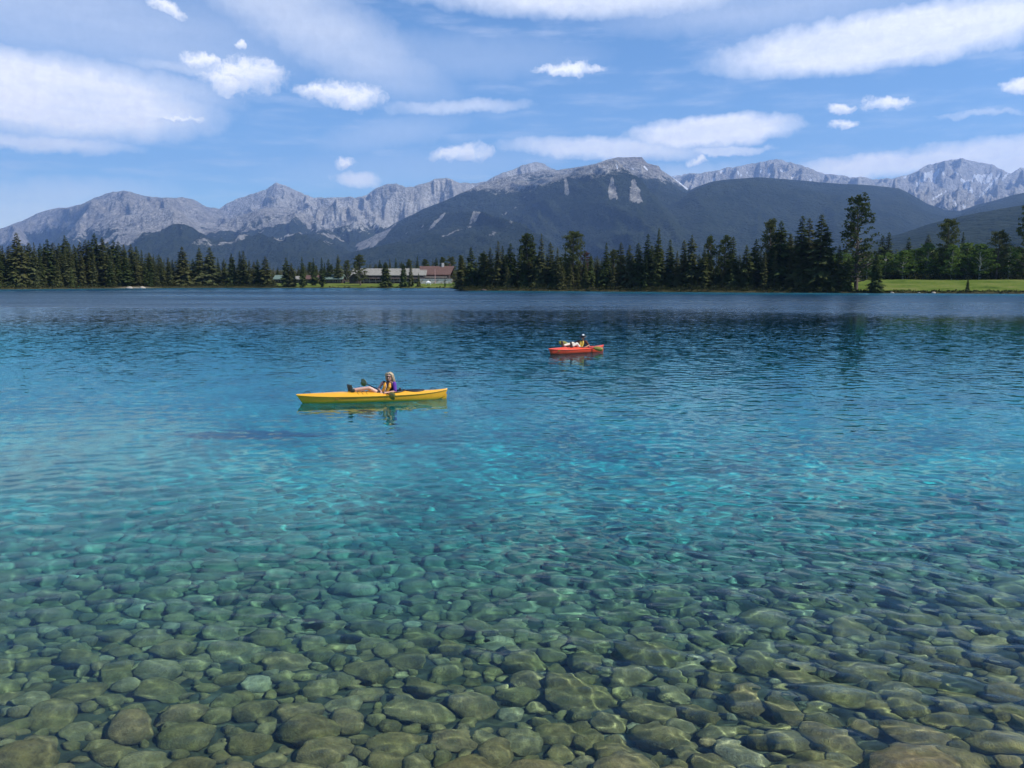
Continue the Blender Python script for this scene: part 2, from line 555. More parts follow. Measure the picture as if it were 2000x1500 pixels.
def place_stones():
    r = random.Random(5)
    placed = []
    cell = {}
    def ok(x, y, rad, ov):
        cx, cyy = int(x // 0.6), int(y // 0.6)
        for i in (-1, 0, 1):
            for j in (-1, 0, 1):
                for (a, b, q) in cell.get((cx + i, cyy + j), ()):
                    if (a - x) ** 2 + (b - y) ** 2 < (ov * (q + rad)) ** 2:
                        return False
        return True
    def put(x, y, rad, extra=None):
        cell.setdefault((int(x // 0.6), int(y // 0.6)), []).append((x, y, rad))
        placed.append((x, y, rad, extra))
    # boulders one can pick out in the photograph: px, py, width px, flattening, tone
    for px, py, w, hh, yaw, tone in [(1025, 1292, 92, .95, .2, .78), (1262, 1380, 112, .8, -.5, .74), (65, 1290, 72, .8, .3, .98), (1130, 1345, 150, .6, -.6, .3),
                               (1790, 1425, 130, .6, -.3, .72), (365, 1430, 105, .75, .1, .74), (150, 1345, 110, .6, .1, .5), (815, 1375, 125, .62, -.3, .3),
                               (560, 1285, 90, .7, .1, .3), (715, 1350, 78, .7, .2, .35), (820, 1240, 80, .85, -.1, .15), (1085, 1425, 95, .65, -.2, .5),
                               (460, 1265, 105, .7, 0, .3), (490, 1445, 85, .75, .2, .72), (630, 1460, 110, .8, -.1, .4), (310, 1340, 110, .7, .1, .2),
                               (880, 1440, 90, .7, 0, .45), (1560, 1310, 110, .5, -.6, .4), (1450, 1470, 110, .6, -.4, .3), (1680, 1300, 100, .5, -.3, .6),
                               (1540, 1440, 80, .7, 0, .05), (1880, 1350, 90, .6, -.3, .5), (930, 1370, 100, .6, -.2, .45), (700, 1170, 70, .6, 0, .1),
                               (1110, 1190, 66, .6, 0, .02), (425, 1195, 60, .6, 0, .55), (545, 1115, 70, .6, 0, .1), (1960, 1440, 120, .7, .2, .4)]:
        p = bed_under(px, py + w * .15)
        dd = math.hypot(p.y, CAM_H + 0.5 * -p.z)
        rad = 0.5 * w / FPX * dd * 1.05
        put(p.x, p.y, rad, (hh, yaw, tone))
    sizes = [(0.34, 160, 0.80), (0.27, 700, 0.78), (0.22, 1900, 0.76), (0.17, 4200, 0.74), (0.125, 8000, 0.72), (0.085, 12000, 0.72)]
    for base, tries, ov in sizes:
        for _ in range(tries):
            y = 3.5 + 18.5 * r.random() ** 0.85
            hw = y * 0.68 + 2.2
            x = r.uniform(-hw, hw)
            if y > 12 and r.random() < (y - 12) / 11: continue
            rad = base * r.uniform(0.85, 1.2) * (1.0 if y < 7 else 0.82)
            if base < 0.1 and y > 12: continue
            if ok(x, y, rad, ov):
                put(x, y, rad)
    return placed

placed = place_stones()
def in_view(x, y, z):
    zz = y * math.cos(PITCH) + (CAM_H - z * 0.75) * math.sin(PITCH)
    if zz < 1: return False
    u = 1000 + FPX * x / zz
    v = 750 + FPX * ((CAM_H - z * 0.75) * math.cos(PITCH) - y * math.sin(PITCH)) / zz
    return -20 < u < 2020 and v < 1540
order = sorted(range(len(placed)), key=lambda i: -(placed[i][2] / math.hypot(placed[i][1], CAM_H) if in_view(placed[i][0], placed[i][1], -float(depth_at(placed[i][0], placed[i][1]))) else 0) )
rs = random.Random(3)
VV, FF, TT, off = [], [], [], 0
for rank, i in enumerate(order):
    x, y, rad, ex = placed[i]
    z = -float(depth_at(x, y))
    if ex:
        hh, yaw, tone = ex
        sx, sy, sz = rad, rad * 0.78, rad * hh * 0.72
    else:
        sx = rad * rs.uniform(1.0, 1.3); sy = rad * rs.uniform(0.72, 1.0); sz = rad * rs.uniform(0.55, 0.92)
        yaw = rs.uniform(-PI, PI) if rs.random() < .5 else rs.gauss(0.0, 0.5); tone = rs.random()
    M = Matrix.Rotation(yaw, 3, 'Z') @ Matrix.Rotation(rs.gauss(0, 0.16), 3, 'X') @ Matrix.Rotation(rs.gauss(0, 0.16), 3, 'Y') @ Matrix.Diagonal((sx, sy, sz))
    loc = Vector((x, y, z + sz * (rs.uniform(0.25, 0.6) - max(0.0, y - 11.5) * 0.14)))      # farther out they are sunk deeper in the bed
    if rank < 300:
        o = bpy.data.objects.new('stone', HI_ME[rs.randrange(len(HI_ME))])
        C.objects.link(o)
        o.matrix_world = Matrix.Translation(loc) @ M.to_4x4()
        o.parent = bed
        o.cycles.is_caustics_receiver = True
    else:
        v, f = SH_LO[rs.randrange(len(SH_LO))]
        VV.append(v @ np.array(M).T + np.array(loc)); FF.append(f + off); TT.append(np.full(len(v), tone)); off += len(v)
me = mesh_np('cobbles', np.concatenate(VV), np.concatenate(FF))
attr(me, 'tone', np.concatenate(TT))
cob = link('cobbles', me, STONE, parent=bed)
tag(cob, kind='stuff')
cob.cycles.is_caustics_receiver = True
print('stones', len(placed), 'tris', len(me.polygons))
# ------------------------------------------------------------------ land beyond the lake
def lawn_mask(px):
    px = np.asarray(px, dtype=np.float64)
    a = smooth(1585, 1625, px)
    b = smooth(530, 560, px) * (1 - smooth(888, 900, px))
    return a, b

def ground_z(px, d, x=None, y=None):
    """height of the land: px = view azimuth column, d = metres behind the shore line"""
    px = np.asarray(px, dtype=np.float64); d = np.asarray(d, dtype=np.float64)
    a, b = lawn_mask(px)
    za = np.interp(d, [-2, 0, 1.2, 3, 20, 42, 60, 400], [-0.6, 0.0, 0.45, 0.62, 2.1, 3.45, 3.6, 4.2])
    zb = np.interp(d, [-2, 0, 1.0, 3, 38, 60, 400], [-0.6, 0.0, 0.25, 0.40, 1.8, 2.2, 4.0])
    zc = np.interp(d, [-2, 0, 1.0, 3, 30, 60, 400], [-0.6, 0.0, 0.45, 0.7, 2.0, 2.6, 5.0])
    z = za * a + zb * b + zc * (1 - a - b)
    z = z + 0.35 * (fbm(px / 55.0, d / 14.0, 77, 3) - 0.5) * smooth(2, 12, d)
    return z + np.maximum(d - 200, 0) * 0.012

def ground_mesh():
    pxs = np.concatenate([np.linspace(-1400, -60, 40)[:-1], np.arange(-60, 2061, 6.0), np.linspace(2060, 3400, 41)[1:]])
    ds = np.concatenate([[-2, -0.8, -0.2, 0.3, 0.8, 1.5, 2.5], np.arange(4, 80, 2.5), np.geomspace(80, 3600, 26)])
    Dg, P = np.meshgrid(ds, pxs, indexing='ij')
    wig = 1.6 * (fbm(P / 30.0, P * 0 + 3.3, 91, 3) - 0.5)
    y = shore_D(P) + Dg + wig * (Dg < 60)
    x = (P - 1000) / FPX * y
    z = ground_z(P, Dg)
    me = mesh_np('ground', np.stack([x, y, z], -1).reshape(-1, 3), grid_faces(len(ds), len(pxs)))
    a, b = lawn_mask(P)
    lawn = np.clip(a * (Dg < 48) * 1.0 + b * (Dg < 60), 0, 1) * smooth(1.0, 3.0, Dg)
    attr(me, 'lawn', lawn)
    beach = np.exp(-((P - 270) / 26.0) ** 2) * (Dg < 2) * (Dg > 0)
    attr(me, 'beach', beach)
    return me

def make_ground_mat():
    m, t, out = new_mat('ground')
    pos = t.n('ShaderNodeNewGeometry').outputs['Position']
    lawn = t.n('ShaderNodeAttribute', attribute_name='lawn').outputs['Fac']
    beach = t.n('ShaderNodeAttribute', attribute_name='beach').outputs['Fac']
    n1 = t.noise(pos, 0.09, 5, 0.6)
    n2 = t.noise(pos, 0.9, 4, 0.65)
    n3 = t.noise(t.vmath('MULTIPLY', pos, (0.25, 1.0, 1.0)), 0.12, 3, 0.6)
    mixn = t.math('ADD', t.math('MULTIPLY', n1, 0.6), t.math('MULTIPLY', n2, 0.4))
    grass = t.ramp(mixn, [(0.36, (0.045, 0.075, 0.016)), (0.46, (0.10, 0.14, 0.028)), (0.55, (0.135, 0.16, 0.04)), (0.66, (0.20, 0.18, 0.08))])
    floor = t.ramp(n2, [(0.3, (0.03, 0.035, 0.014)), (0.7, (0.09, 0.075, 0.04))])
    c = t.mix(lawn, floor, grass)
    c = t.mix(beach, c, (0.20, 0.18, 0.14, 1))
    d = t.n('ShaderNodeBsdfDiffuse', ins={'Color': c})
    t.L.new(d.outputs[0], out.inputs['Surface'])
    return m
ground = link('ground', ground_mesh(), make_ground_mat())
tag(ground, kind='structure')

# ------------------------------------------------------------------ mountains
def make_mountain_mat(name, rock_a, rock_b, warm=(0.30, 0.25, 0.21)):
    m, t, out = new_mat(name)
    pos = t.n('ShaderNodeNewGeometry').outputs['Position']
    rock = t.n('ShaderNodeAttribute', attribute_name='rock').outputs['Fac']
    snow = t.n('ShaderNodeAttribute', attribute_name='snow').outputs['Fac']
    red = t.n('ShaderNodeAttribute', attribute_name='red').outputs['Fac']
    sp = t.vmath('MULTIPLY', pos, (0.001, 0.0005, 0.001))
    n1 = t.noise(sp, 5.0, 6, 0.62)
    n2 = t.noise(sp, 22.0, 5, 0.65)
    n3 = t.noise(sp, 70.0, 3, 0.6)
    e = t.math('ADD', rock, t.math('MULTIPLY', t.math('SUBTRACT', n2, 0.5), 0.9))
    e = t.math('ADD', e, t.math('MULTIPLY', t.math('SUBTRACT', n1, 0.5), 0.5))
    f = t.ss(e, 0.40, 0.60)
    rc = t.mix(t.lin(n1, 0.3, 0.7), (*rock_a, 1), (*rock_b, 1))
    rc = t.mix(red, rc, (*warm, 1))
    k = t.math('MULTIPLY', t.lin(n2, 0.3, 0.7, 0.62, 1.3), t.lin(n3, 0.3, 0.7, 0.8, 1.2))
    rc = t.n('ShaderNodeVectorMath', operation='SCALE', ins={0: rc, 'Scale': k}).outputs[0]
    fc = t.mix(t.lin(t.math('ADD', t.math('MULTIPLY', n3, 0.5), t.math('MULTIPLY', n1, 0.5)), 0.38, 0.62), (0.014, 0.024, 0.013, 1), (0.048, 0.060, 0.034, 1))
    c = t.mix(f, fc, rc)
    sn = t.ss(t.math('ADD', snow, t.math('MULTIPLY', t.math('SUBTRACT', n2, 0.5), 0.35)), 0.47, 0.56)
    c = t.mix(sn, c, (0.85, 0.87, 0.9, 1))
    d = t.n('ShaderNodeBsdfDiffuse', ins={'Color': c})
    b = t.n('ShaderNodeBump', ins={'Strength': 1.0, 'Distance': 110.0, 'Height': n2})
    t.L.new(b.outputs[0], d.inputs['Normal'])
    t.L.new(d.outputs[0], out.inputs['Surface'])
    return m
ROCK_GREY = make_mountain_mat('grey_rock_and_forest', (0.23, 0.216, 0.195), (0.45, 0.425, 0.38))
ROCK_PALE = make_mountain_mat('pale_rock_and_forest', (0.30, 0.288, 0.265), (0.56, 0.54, 0.50))

def ridge(name, prof, D, Df, seed, mat, treeline, tl_spread=380, spur=0.24, fwave=0.9, drift=0.0, nc=560, nr=110, rough=1.2,
          snow=0.0, snow_z=(1200, 1500), slabs=0.0, red=None, pw=1.15, rockmin=0.0, chutes=(), snowlines=(), slab_px=None):
    """a mountain range as terrain: prof = crest line as (px, py) of the photograph at distance D; it falls towards Df"""
    pxs = np.linspace(prof[0][0], prof[-1][0], nc)
    cp = np.interp(pxs, [p[0] for p in prof], [p[1] for p in prof])
    Dc = D if not callable(D) else D(pxs)
    Dc = np.broadcast_to(np.asarray(Dc, dtype=np.float64), pxs.shape)
    km = pxs / FPX * Dc / 1000.0
    cp = cp + rough * 5.0 * (fbm(km * 2.6, km * 0 + seed, seed, 5, 0.6, ridged=True) - 0.55)
    # height from the pixel row
    ca, sa = math.cos(PITCH), math.sin(PITCH)
    dz = -(cp - 750.0) / FPX
    el = (dz * ca - sa) / (ca + dz * sa)
    Hc = CAM_H + Dc * el
    t = np.linspace(0, 1, nr) ** 1.15
    # a back slope row so that the crest is solid
    T, I = np.meshgrid(t, np.arange(nc), indexing='ij')
    Dg, Hg, K = Dc[I], Hc[I], km[I]
    y = Dg - T * (Dg - Df)
    foot = 35.0
    base = foot + (Hg - foot) * (1 - T) ** pw
    s = T * (Dg - Df) / 1000.0                       # km down slope
    warp = 0.45 * (fbm(K * 0.7, s * 0.7, seed + 5, 3) - 0.5)
    n = fbm((K + warp + drift * s) * fwave, s * fwave * 0.28, seed + 1, 6, 0.52, ridged=True)
    n2 = fbm((K + drift * s) * fwave * 0.33, s * fwave * 0.2, seed + 2, 3, 0.5, ridged=True)
    env = np.clip(np.sin(np.clip(T, 0, 1) * PI), 0, 1) ** 0.6 * (1 - 0.35 * T)
    rel = (n - 0.62) * 1.0 + (n2 - 0.62) * 0.9
    z = base + Hg * spur * env * rel * 1.6
    z = np.minimum(z, base + (Hg * 0.2) * T * 3)
    z = np.maximum(z, foot * (1 - T) + 4 * T)
    x = (pxs[I] - 1000) / FPX * y
    # never let a spur stand above the crest as seen from the lake
    elc = (Hg - CAM_H) / Dg
    lim = CAM_H + y * elc * (1 - 0.02 * T)
    z = np.where(T > 0, np.minimum(z, lim - 2.0 * np.minimum(T * 30, 1)), z)
    # back slope
    yb = Dc + 900.0
    xb = (pxs - 1000) / FPX * yb
    zb = Hc * 0.55
    X = np.vstack([xb, x]); Y = np.vstack([yb, y]); Z = np.vstack([zb, z])
    v = np.stack([X, Y, Z], -1).reshape(-1, 3)
    me = mesh_np(name, v, grid_faces(nr + 1, nc)[:, ::-1])
    # cover: bare rock above the tree line, in slabs and down chutes
    cover = fbm(K * 0.8 + 7, s * 0.6, seed + 8, 4) - 0.5
    gul = rel
    rk = (z - treeline + cover * tl_spread * 2.2 + gul * tl_spread * 1.3) / (tl_spread * 2) + 0.5
    if slabs:
        sl = 0.68 * fbm((K + s) * 2.3, (K - s) * 0.5, seed + 9, 5, 0.6) + 0.32 * fbm(K * 0.8, s * 0.8, seed + 19, 3, 0.5)
        flank = 1.0 if slab_px is None else smooth(slab_px + 60, slab_px - 60, pxs[I])
        rk = np.maximum(rk, flank * (sl - 0.49) * 9 * slabs * smooth(-0.3, 0.5, (z - treeline + 900) / 900) * smooth(150, 380, z))
    for (cx, cy0, cy1, w) in chutes:
        py = 750 - FPX * ((z - CAM_H) * ca / y + sa) / (ca - (z - CAM_H) / y * sa)
        ww = w * (0.35 + 0.9 * np.clip((py - cy0) / (cy1 - cy0), 0, 1))
        rk = np.maximum(rk, 1.25 - np.abs(pxs[I] - cx - (py - cy0) * 0.12 + 9 * (fbm(K * 9, s * 5, 7, 3) - .5)) / ww - 8 * ((py < cy0) | (py > cy1)))
    rk = np.clip(np.maximum(rk, rockmin), 0, 1)
    attr(me, 'rock', np.vstack([np.ones(nc), rk]))
    zz = np.interp(z, snow_z, [0, 1])
    sg = fbm(K * 3.2 + s * 0.8, s * 1.6, seed + 12, 4, 0.6)
    sn = np.clip((sg - 0.60) * 4 * zz + 0.25 * zz * (-gul) * 2, 0, 1) * snow
    for (x0, y0, x1, y1, w) in snowlines:
        py = 750 - FPX * ((z - CAM_H) * ca / y + sa) / (ca - (z - CAM_H) / y * sa)
        dx, dy = x1 - x0, y1 - y0
        tt = np.clip(((pxs[I] - x0) * dx + (py - y0) * dy) / (dx * dx + dy * dy), 0, 1)
        dd = np.hypot(pxs[I] - x0 - tt * dx, py - y0 - tt * dy)
        sn = np.maximum(sn, np.clip(1.15 - 0.6 * dd / w, 0, 1))
    attr(me, 'snow', np.vstack([np.zeros(nc), sn]))
    rd = np.zeros_like(z)
    if red is not None:
        rd = np.exp(-((pxs[I] - red[0]) / red[1]) ** 2) * smooth(red[2] - 200, red[2] + 200, z) * 0.8
    attr(me, 'red', np.vstack([np.zeros(nc), rd]))
    o = link('mountain', me, mat)
    tag(o, kind='structure')
    return o

ridge('mountain', [(-500, 520), (-200, 500), (-40, 475), (0, 452), (60, 430), (100, 412), (130, 405), (150, 406), (175, 398), (200, 385), (235, 374), (258, 371), (285, 379), (310, 386),
                   (350, 388), (370, 386), (390, 390), (415, 403), (440, 407), (520, 430), (600, 470)], 13500, 6500, 3, ROCK_GREY, 480, 300, spur=0.40, fwave=1.2, snow=0.75, snow_z=(1100, 1500), nr=100)
ridge('mountain', [(420, 420), (440, 406), (460, 392), (480, 386), (500, 378), (530, 369), (550, 356), (566, 361), (585, 371), (600, 376), (620, 385), (650, 384), (680, 384), (700, 385), (722, 380),
                   (740, 368), (760, 361), (778, 359), (795, 364), (812, 365), (830, 358), (852, 348), (875, 348), (890, 354), (905, 356), (930, 357), (950, 352), (968, 342), (985, 335), (1003, 330), (1020, 322), (1045, 318), (1062, 321), (1075, 330), (1140, 350), (1200, 380)],
      13000, 5200, 21, ROCK_PALE, 600, 330, spur=0.50, fwave=0.95, slabs=0.9, snow=0.8, snow_z=(1200, 1600), nr=130, nc=700, rough=1.6)
ridge('mountain', [(-300, 540), (60, 500), (110, 465), (150, 448), (190, 432), (230, 421), (260, 419), (300, 414), (330, 405), (348, 402), (362, 412), (380, 425), (410, 432), (430, 436), (470, 424), (520, 408), (555, 403), (600, 412), (650, 440), (720, 480), (800, 520)],
      10500, 4600, 33, ROCK_GREY, 640, 300, spur=0.48, fwave=1.1, slabs=1.0, nr=110, rough=1.0)
ridge('mountain', [(1290, 350), (1330, 340), (1360, 336), (1400, 328), (1428, 324), (1450, 322), (1470, 316), (1500, 312), (1520, 314), (1545, 320), (1570, 330), (1595, 339), (1620, 343), (1655, 345), (1700, 348),
                   (1730, 345), (1760, 338), (1775, 332), (1785, 322), (1810, 317), (1835, 310), (1855, 310), (1880, 315), (1905, 318), (1925, 323), (1945, 335), (1952, 338), (1962, 330), (1970, 326), (1978, 329), (1985, 327), (2000, 334),
                   (2060, 350), (2200, 380), (2500, 430)], 15500, 6500, 47, ROCK_PALE, 800, 260, spur=0.32, fwave=2.0, snow=1.5, snow_z=(700, 1500), nr=130, nc=760, rough=2.2,
      snowlines=[(1932, 340, 1897, 384, 2.2), (1858, 350, 1880, 373, 2.6), (1868, 362, 1876, 370, 2.5), (1822, 378, 1800, 392, 1.8), (1846, 392, 1852, 402, 2), (1864, 400, 1868, 406, 2.2), (1945, 340, 1937, 350, 2),
                 (1392, 339, 1404, 333, 2), (1423, 332, 1438, 343, 1.5), (1534, 348, 1539, 340, 1.8), (1470, 331, 1476, 336, 2), (1489, 331, 1491, 340, 1.6), (1512, 332, 1518, 335, 2), (1448, 337, 1450, 342, 1.6), (1822, 335, 1824, 342, 2), (1845, 335, 1852, 340, 1.8)])
ridge('mountain', [(560, 540), (640, 505), (690, 478), (740, 455), (790, 428), (830, 408), (870, 392), (905, 375), (945, 358), (975, 349), (1000, 344), (1030, 338), (1060, 331), (1090, 331), (1130, 326), (1160, 319), (1180, 311), (1203, 306), (1225, 307),
                   (1247, 307), (1258, 319), (1280, 325), (1284, 332), (1300, 342), (1320, 355), (1336, 368), (1380, 385), (1450, 405), (1520, 430), (1600, 465), (1700, 510)],
      9500, 3800, 58, ROCK_GREY, 905, 210, spur=0.30, fwave=0.95, drift=-0.5, slabs=0.9, slab_px=1010, snow=0.55, snow_z=(1050, 1350), nr=140, nc=760, rough=1.0,
      snowlines=[(1305, 343, 1335, 369, 1.8), (1199, 321, 1201, 328, 1.3), (1252, 325, 1258, 332, 1.3), (1175, 326, 1181, 323, 1.3), (1228, 329, 1232, 331, 1.3)], red=(1250, 45, 1200), chutes=[(1190, 345, 388, 9), (1232, 350, 395, 14), (1100, 340, 380, 5)])
ridge('mountain', [(1180, 480), (1260, 420), (1320, 385), (1350, 366), (1380, 355), (1410, 350), (1470, 346), (1520, 350), (1600, 357), (1680, 362), (1740, 368), (1765, 380), (1795, 397), (1830, 410), (1860, 412), (1890, 400), (1925, 391), (1960, 380),
                   (2000, 372), (2100, 360), (2300, 380)], 8200, 3400, 71, ROCK_GREY, 1600, 200, spur=0.20, fwave=0.8, nr=90, nc=420, rough=0.35)
ridge('mountain', [(1500, 540), (1620, 495), (1690, 472), (1750, 456), (1800, 438), (1850, 425), (1900, 415), (1950, 406), (2000, 397), (2100, 380), (2300, 350), (2600, 360)],
      3600, 1700, 83, ROCK_GREY, 3000, 200, spur=0.12, fwave=2.0, nr=70, nc=360, rough=0.5)

# ------------------------------------------------------------------ the air
def make_haze():
    m, t, out = new_mat('haze')
    v = t.n('ShaderNodeVolumePrincipled', ins={'Color': (0.36, 0.56, 0.98, 1), 'Density': HAZE, 'Anisotropy': 0.2})
    t.L.new(v.outputs[0], out.inputs['Volume'])
    x0, x1, y0, y1, z0, z1 = -17000.0, 17000.0, -3000.0, 17500.0, -36.0, 2420.0
    vv = [(x, y, z) for z in (z0, z1) for y in (y0, y1) for x in (x0, x1)]
    f = [(0, 2, 3, 1), (4, 5, 7, 6), (0, 1, 5, 4), (2, 6, 7, 3), (0, 4, 6, 2), (1, 3, 7, 5)]
    o = link('haze', mesh_np('haze', vv, f, False), m)
    tag(o, kind='stuff')
HAZE = 5.2e-5
make_haze()
# ------------------------------------------------------------------ trees
def foliage_mat(name, cols, scale=1.2):
    m, t, out = new_mat(name)
    oi = t.n('ShaderNodeObjectInfo')
    pos = t.n('ShaderNodeNewGeometry').outputs['Position']
    n1 = t.noise(pos, scale, 3, 0.6)
    v = t.math('ADD', t.math('MULTIPLY', oi.outputs['Random'], 0.55), t.math('MULTIPLY', n1, 0.45))
    c = t.ramp(v, [(0.15 + 0.7 * i / (len(cols) - 1), c) for i, c in enumerate(cols)])
    d = t.n('ShaderNodeBsdfDiffuse', ins={'Color': c})
    tr = t.n('ShaderNodeBsdfTranslucent', ins={'Color': c})
    mx = t.n('ShaderNodeMixShader', ins={0: 0.30, 1: d.outputs[0], 2: tr.outputs[0]})
    t.L.new(mx.outputs[0], out.inputs['Surface'])
    return m
M_SPRUCE = foliage_mat('spruce_needles', [(0.046, 0.068, 0.024), (0.082, 0.110, 0.036), (0.118, 0.120, 0.045), (0.12, 0.145, 0.062)])
M_PINE = foliage_mat('pine_needles', [(0.050, 0.068, 0.022), (0.085, 0.105, 0.034), (0.11, 0.115, 0.045)])
M_ASPEN = foliage_mat('aspen_leaves', [(0.07, 0.115, 0.026), (0.105, 0.165, 0.038), (0.14, 0.20, 0.05)])
M_RED = foliage_mat('dead_needles', [(0.10, 0.055, 0.04), (0.14, 0.085, 0.06)])
M_SHRUB = foliage_mat('shrub_leaves', [(0.025, 0.040, 0.015), (0.045, 0.06, 0.022), (0.09, 0.075, 0.035)], 0.5)
M_BARK = simple_mat('grey_brown_bark', (0.11, 0.085, 0.065), 0.9, 0.3, 6.0)
M_PALEBARK = simple_mat('pale_aspen_bark', (0.42, 0.41, 0.35), 0.9, 0.25, 5.0)

def tris_mesh(name, P, mat):
    """P (n,3,3) loose triangles"""
    n = len(P)
    me = mesh_np(name, P.reshape(-1, 3), np.arange(n * 3).reshape(-1, 3), False)
    me.materials.append(mat)
    return me

def spray(cen, d, L, W, g, droop):
    """a small fan of three triangles along direction d starting at cen"""
    side = np.cross(d, [0, 0, 1.0]); side /= (np.linalg.norm(side) + 1e-6)
    tip = cen + d * L + np.array([0, 0, -droop * L])
    mid = cen + d * L * 0.5 + np.array([0, 0, -droop * L * 0.35])
    j = lambda s: g.normal(0, s, 3)
    return [(cen, mid + side * W + j(W * .25) - [0, 0, W * .35], tip + j(W * .2)), (cen, tip + j(W * .2), mid - side * W + j(W * .25) - [0, 0, W * .35]),
            (mid + side * W * 0.4, mid - side * W * 0.4, mid + d * L * 0.2 + np.array([0, 0, -W * 1.1]) + j(W * .2))]

def spruce_mesh(seed, width=0.17, bare=0.04, power=0.8, H=10.0, density=1.0, ragged=0.3):
    g = np.random.default_rng(seed)
    P = []
    z = H * bare
    lev = 0
    while z < H * 0.985:
        f = 1 - z / H
        R_ = H * width * (f ** power) * (1 + ragged * (g.random() - 0.5)) * min(1.0, 0.55 + (z / H - bare) * 3.5) + 0.05
        nb = max(4, int((6 + 6 * f) * density))
        a0 = g.uniform(0, 2 * PI)
        for b in range(nb):
            a = a0 + 2 * PI * b / nb + g.normal(0, 0.18)
            L = R_ * g.uniform(0.65, 1.18)
            up = g.normal(-0.12, 0.12) + 0.55 * (1 - f) ** 2
            d = np.array([math.cos(a), math.sin(a), up]); d /= np.linalg.norm(d)
            base = np.array([0, 0, z + g.normal(0, 0.06 * H / 10)])
            W = 0.11 + L * 0.17
            P += spray(base, d, L, W, g, 0.30)
            if L > 0.55:
                P += spray(base + d * L * 0.35, d + np.array([g.normal(0, .3), g.normal(0, .3), -0.05]), L * 0.55, W * 0.8, g, 0.35)
        z += H * 0.034 * (0.6 + 0.55 * f) * g.uniform(0.8, 1.2)
        lev += 1
    # leader
    P += [(np.array([-.05, 0, H * .95]), np.array([.05, 0, H * .95]), np.array([0, 0, H])), (np.array([0, -.05, H * .95]), np.array([0, .05, H * .95]), np.array([0, 0, H]))]
    return tris_mesh('crown', np.array([[np.asarray(q, float) for q in p] for p in P]), M_SPRUCE)

def clump(P, cen, r, n, s, g, flat=0.6):
    for _ in range(n):
        o = g.normal(0, 1, 3); o /= np.linalg.norm(o); o *= r * g.random() ** 0.4
        o[2] *= flat
        c = cen + o
        e1 = g.normal(0, 1, 3); e1 /= np.linalg.norm(e1)
        e2 = np.cross(e1, g.normal(0, 1, 3)); e2 /= (np.linalg.norm(e2) + 1e-6)
        k = s * g.uniform(0.6, 1.4)
        P.append((c + e1 * k, c - e1 * k * .5 + e2 * k * .8, c - e1 * k * .5 - e2 * k * .8))

def tube(pts, rads, n=6):
    V, F = [], []
    for i, (p, r) in enumerate(zip(pts, rads)):
        p = Vector(p)
        d = (Vector(pts[min(i + 1, len(pts) - 1)]) - Vector(pts[max(i - 1, 0)])).normalized()
        a = d.orthogonal().normalized(); b = d.cross(a)
        for k in range(n):
            th = 2 * PI * k / n
            V.append(p + a * (r * math.cos(th)) + b * (r * math.sin(th)))
    for i in range(len(pts) - 1):
        for k in range(n):
            F.append((i * n + k, i * n + (k + 1) % n, (i + 1) * n + (k + 1) % n, (i + 1) * n + k))
    return [v[:] for v in V], F

def merge(parts):
    V, F, off = [], [], 0
    for v, f in parts:
        V += list(v); F += [tuple(q + off for q in p) for p in f]; off += len(v)
    return V, F

def mesh_py(name, V, F, mat=None, smooth_=True):
    me = bpy.data.meshes.new(name)
    me.from_pydata([tuple(v) for v in V], [], F)
    me.polygons.foreach_set('use_smooth', np.full(len(me.polygons), smooth_, dtype=bool))
    me.update()
    if mat: me.materials.append(mat)
    return me

def pine_mesh(seed, H=10.0, width=0.26, start=0.3, n_br=34, mat=M_PINE, shape='pine', cl=26, gap=1.0, cr=0.042):
    """open crowned pine: trunk and limbs, clumps of needles at their ends"""
    g = np.random.default_rng(seed)
    limbs, P = [], []
    bend = g.normal(0, 0.02 * H, 2)
    trunk_at = lambda f: np.array([bend[0] * f * f, bend[1] * f * f, H * f])
    for i in range(n_br):
        f = start + (0.97 - start) * (i + g.uniform(0, .8)) / n_br
        q = (f - start) / (1 - start)
        if shape == 'pine':
            Rr = H * width * (0.55 + 0.75 * math.sin(PI * min(1, q * 0.85 + 0.18)) ** 1.0) * g.uniform(0.55, 1.15) * (1 - 0.35 * q)
        elif shape == 'round':
            Rr = H * width * math.sqrt(max(0.05, 1 - (2 * q - 0.9) ** 2)) * g.uniform(0.75, 1.1)
        a = g.uniform(0, 2 * PI)
        b = trunk_at(f)
        up = g.uniform(-0.05, 0.35) + 0.5 * q
        d = np.array([math.cos(a), math.sin(a), up])
        e = b + d * Rr
        m_ = b + d * Rr * 0.5 + np.array([0, 0, -0.04 * Rr])
        limbs.append(tube([b, m_, e], [0.012 * H * (1.1 - f), 0.008 * H * (1.1 - f), 0.003 * H], 4))
        for s in (0.45, 0.72, 1.0):
            if s < 0.6 and g.random() < 0.35 * gap: continue
            c = b + d * Rr * s + g.normal(0, 0.012 * H, 3)
            clump(P, c, H * cr * (0.8 + 0.5 * s), cl, H * 0.013, g, 0.55)
    tv = tube([trunk_at(f) - np.array([0, 0, 0.3 if f == 0 else 0]) for f in np.linspace(0, 0.98, 8)], [H * (0.019 * (1 - f) + 0.003) for f in np.linspace(0, 0.98, 8)], 7)
    return tris_mesh('crown', np.array([[np.asarray(q, float) for q in p] for p in P]), mat), mesh_py('trunk', *merge([tv] + limbs), mat=M_BARK)

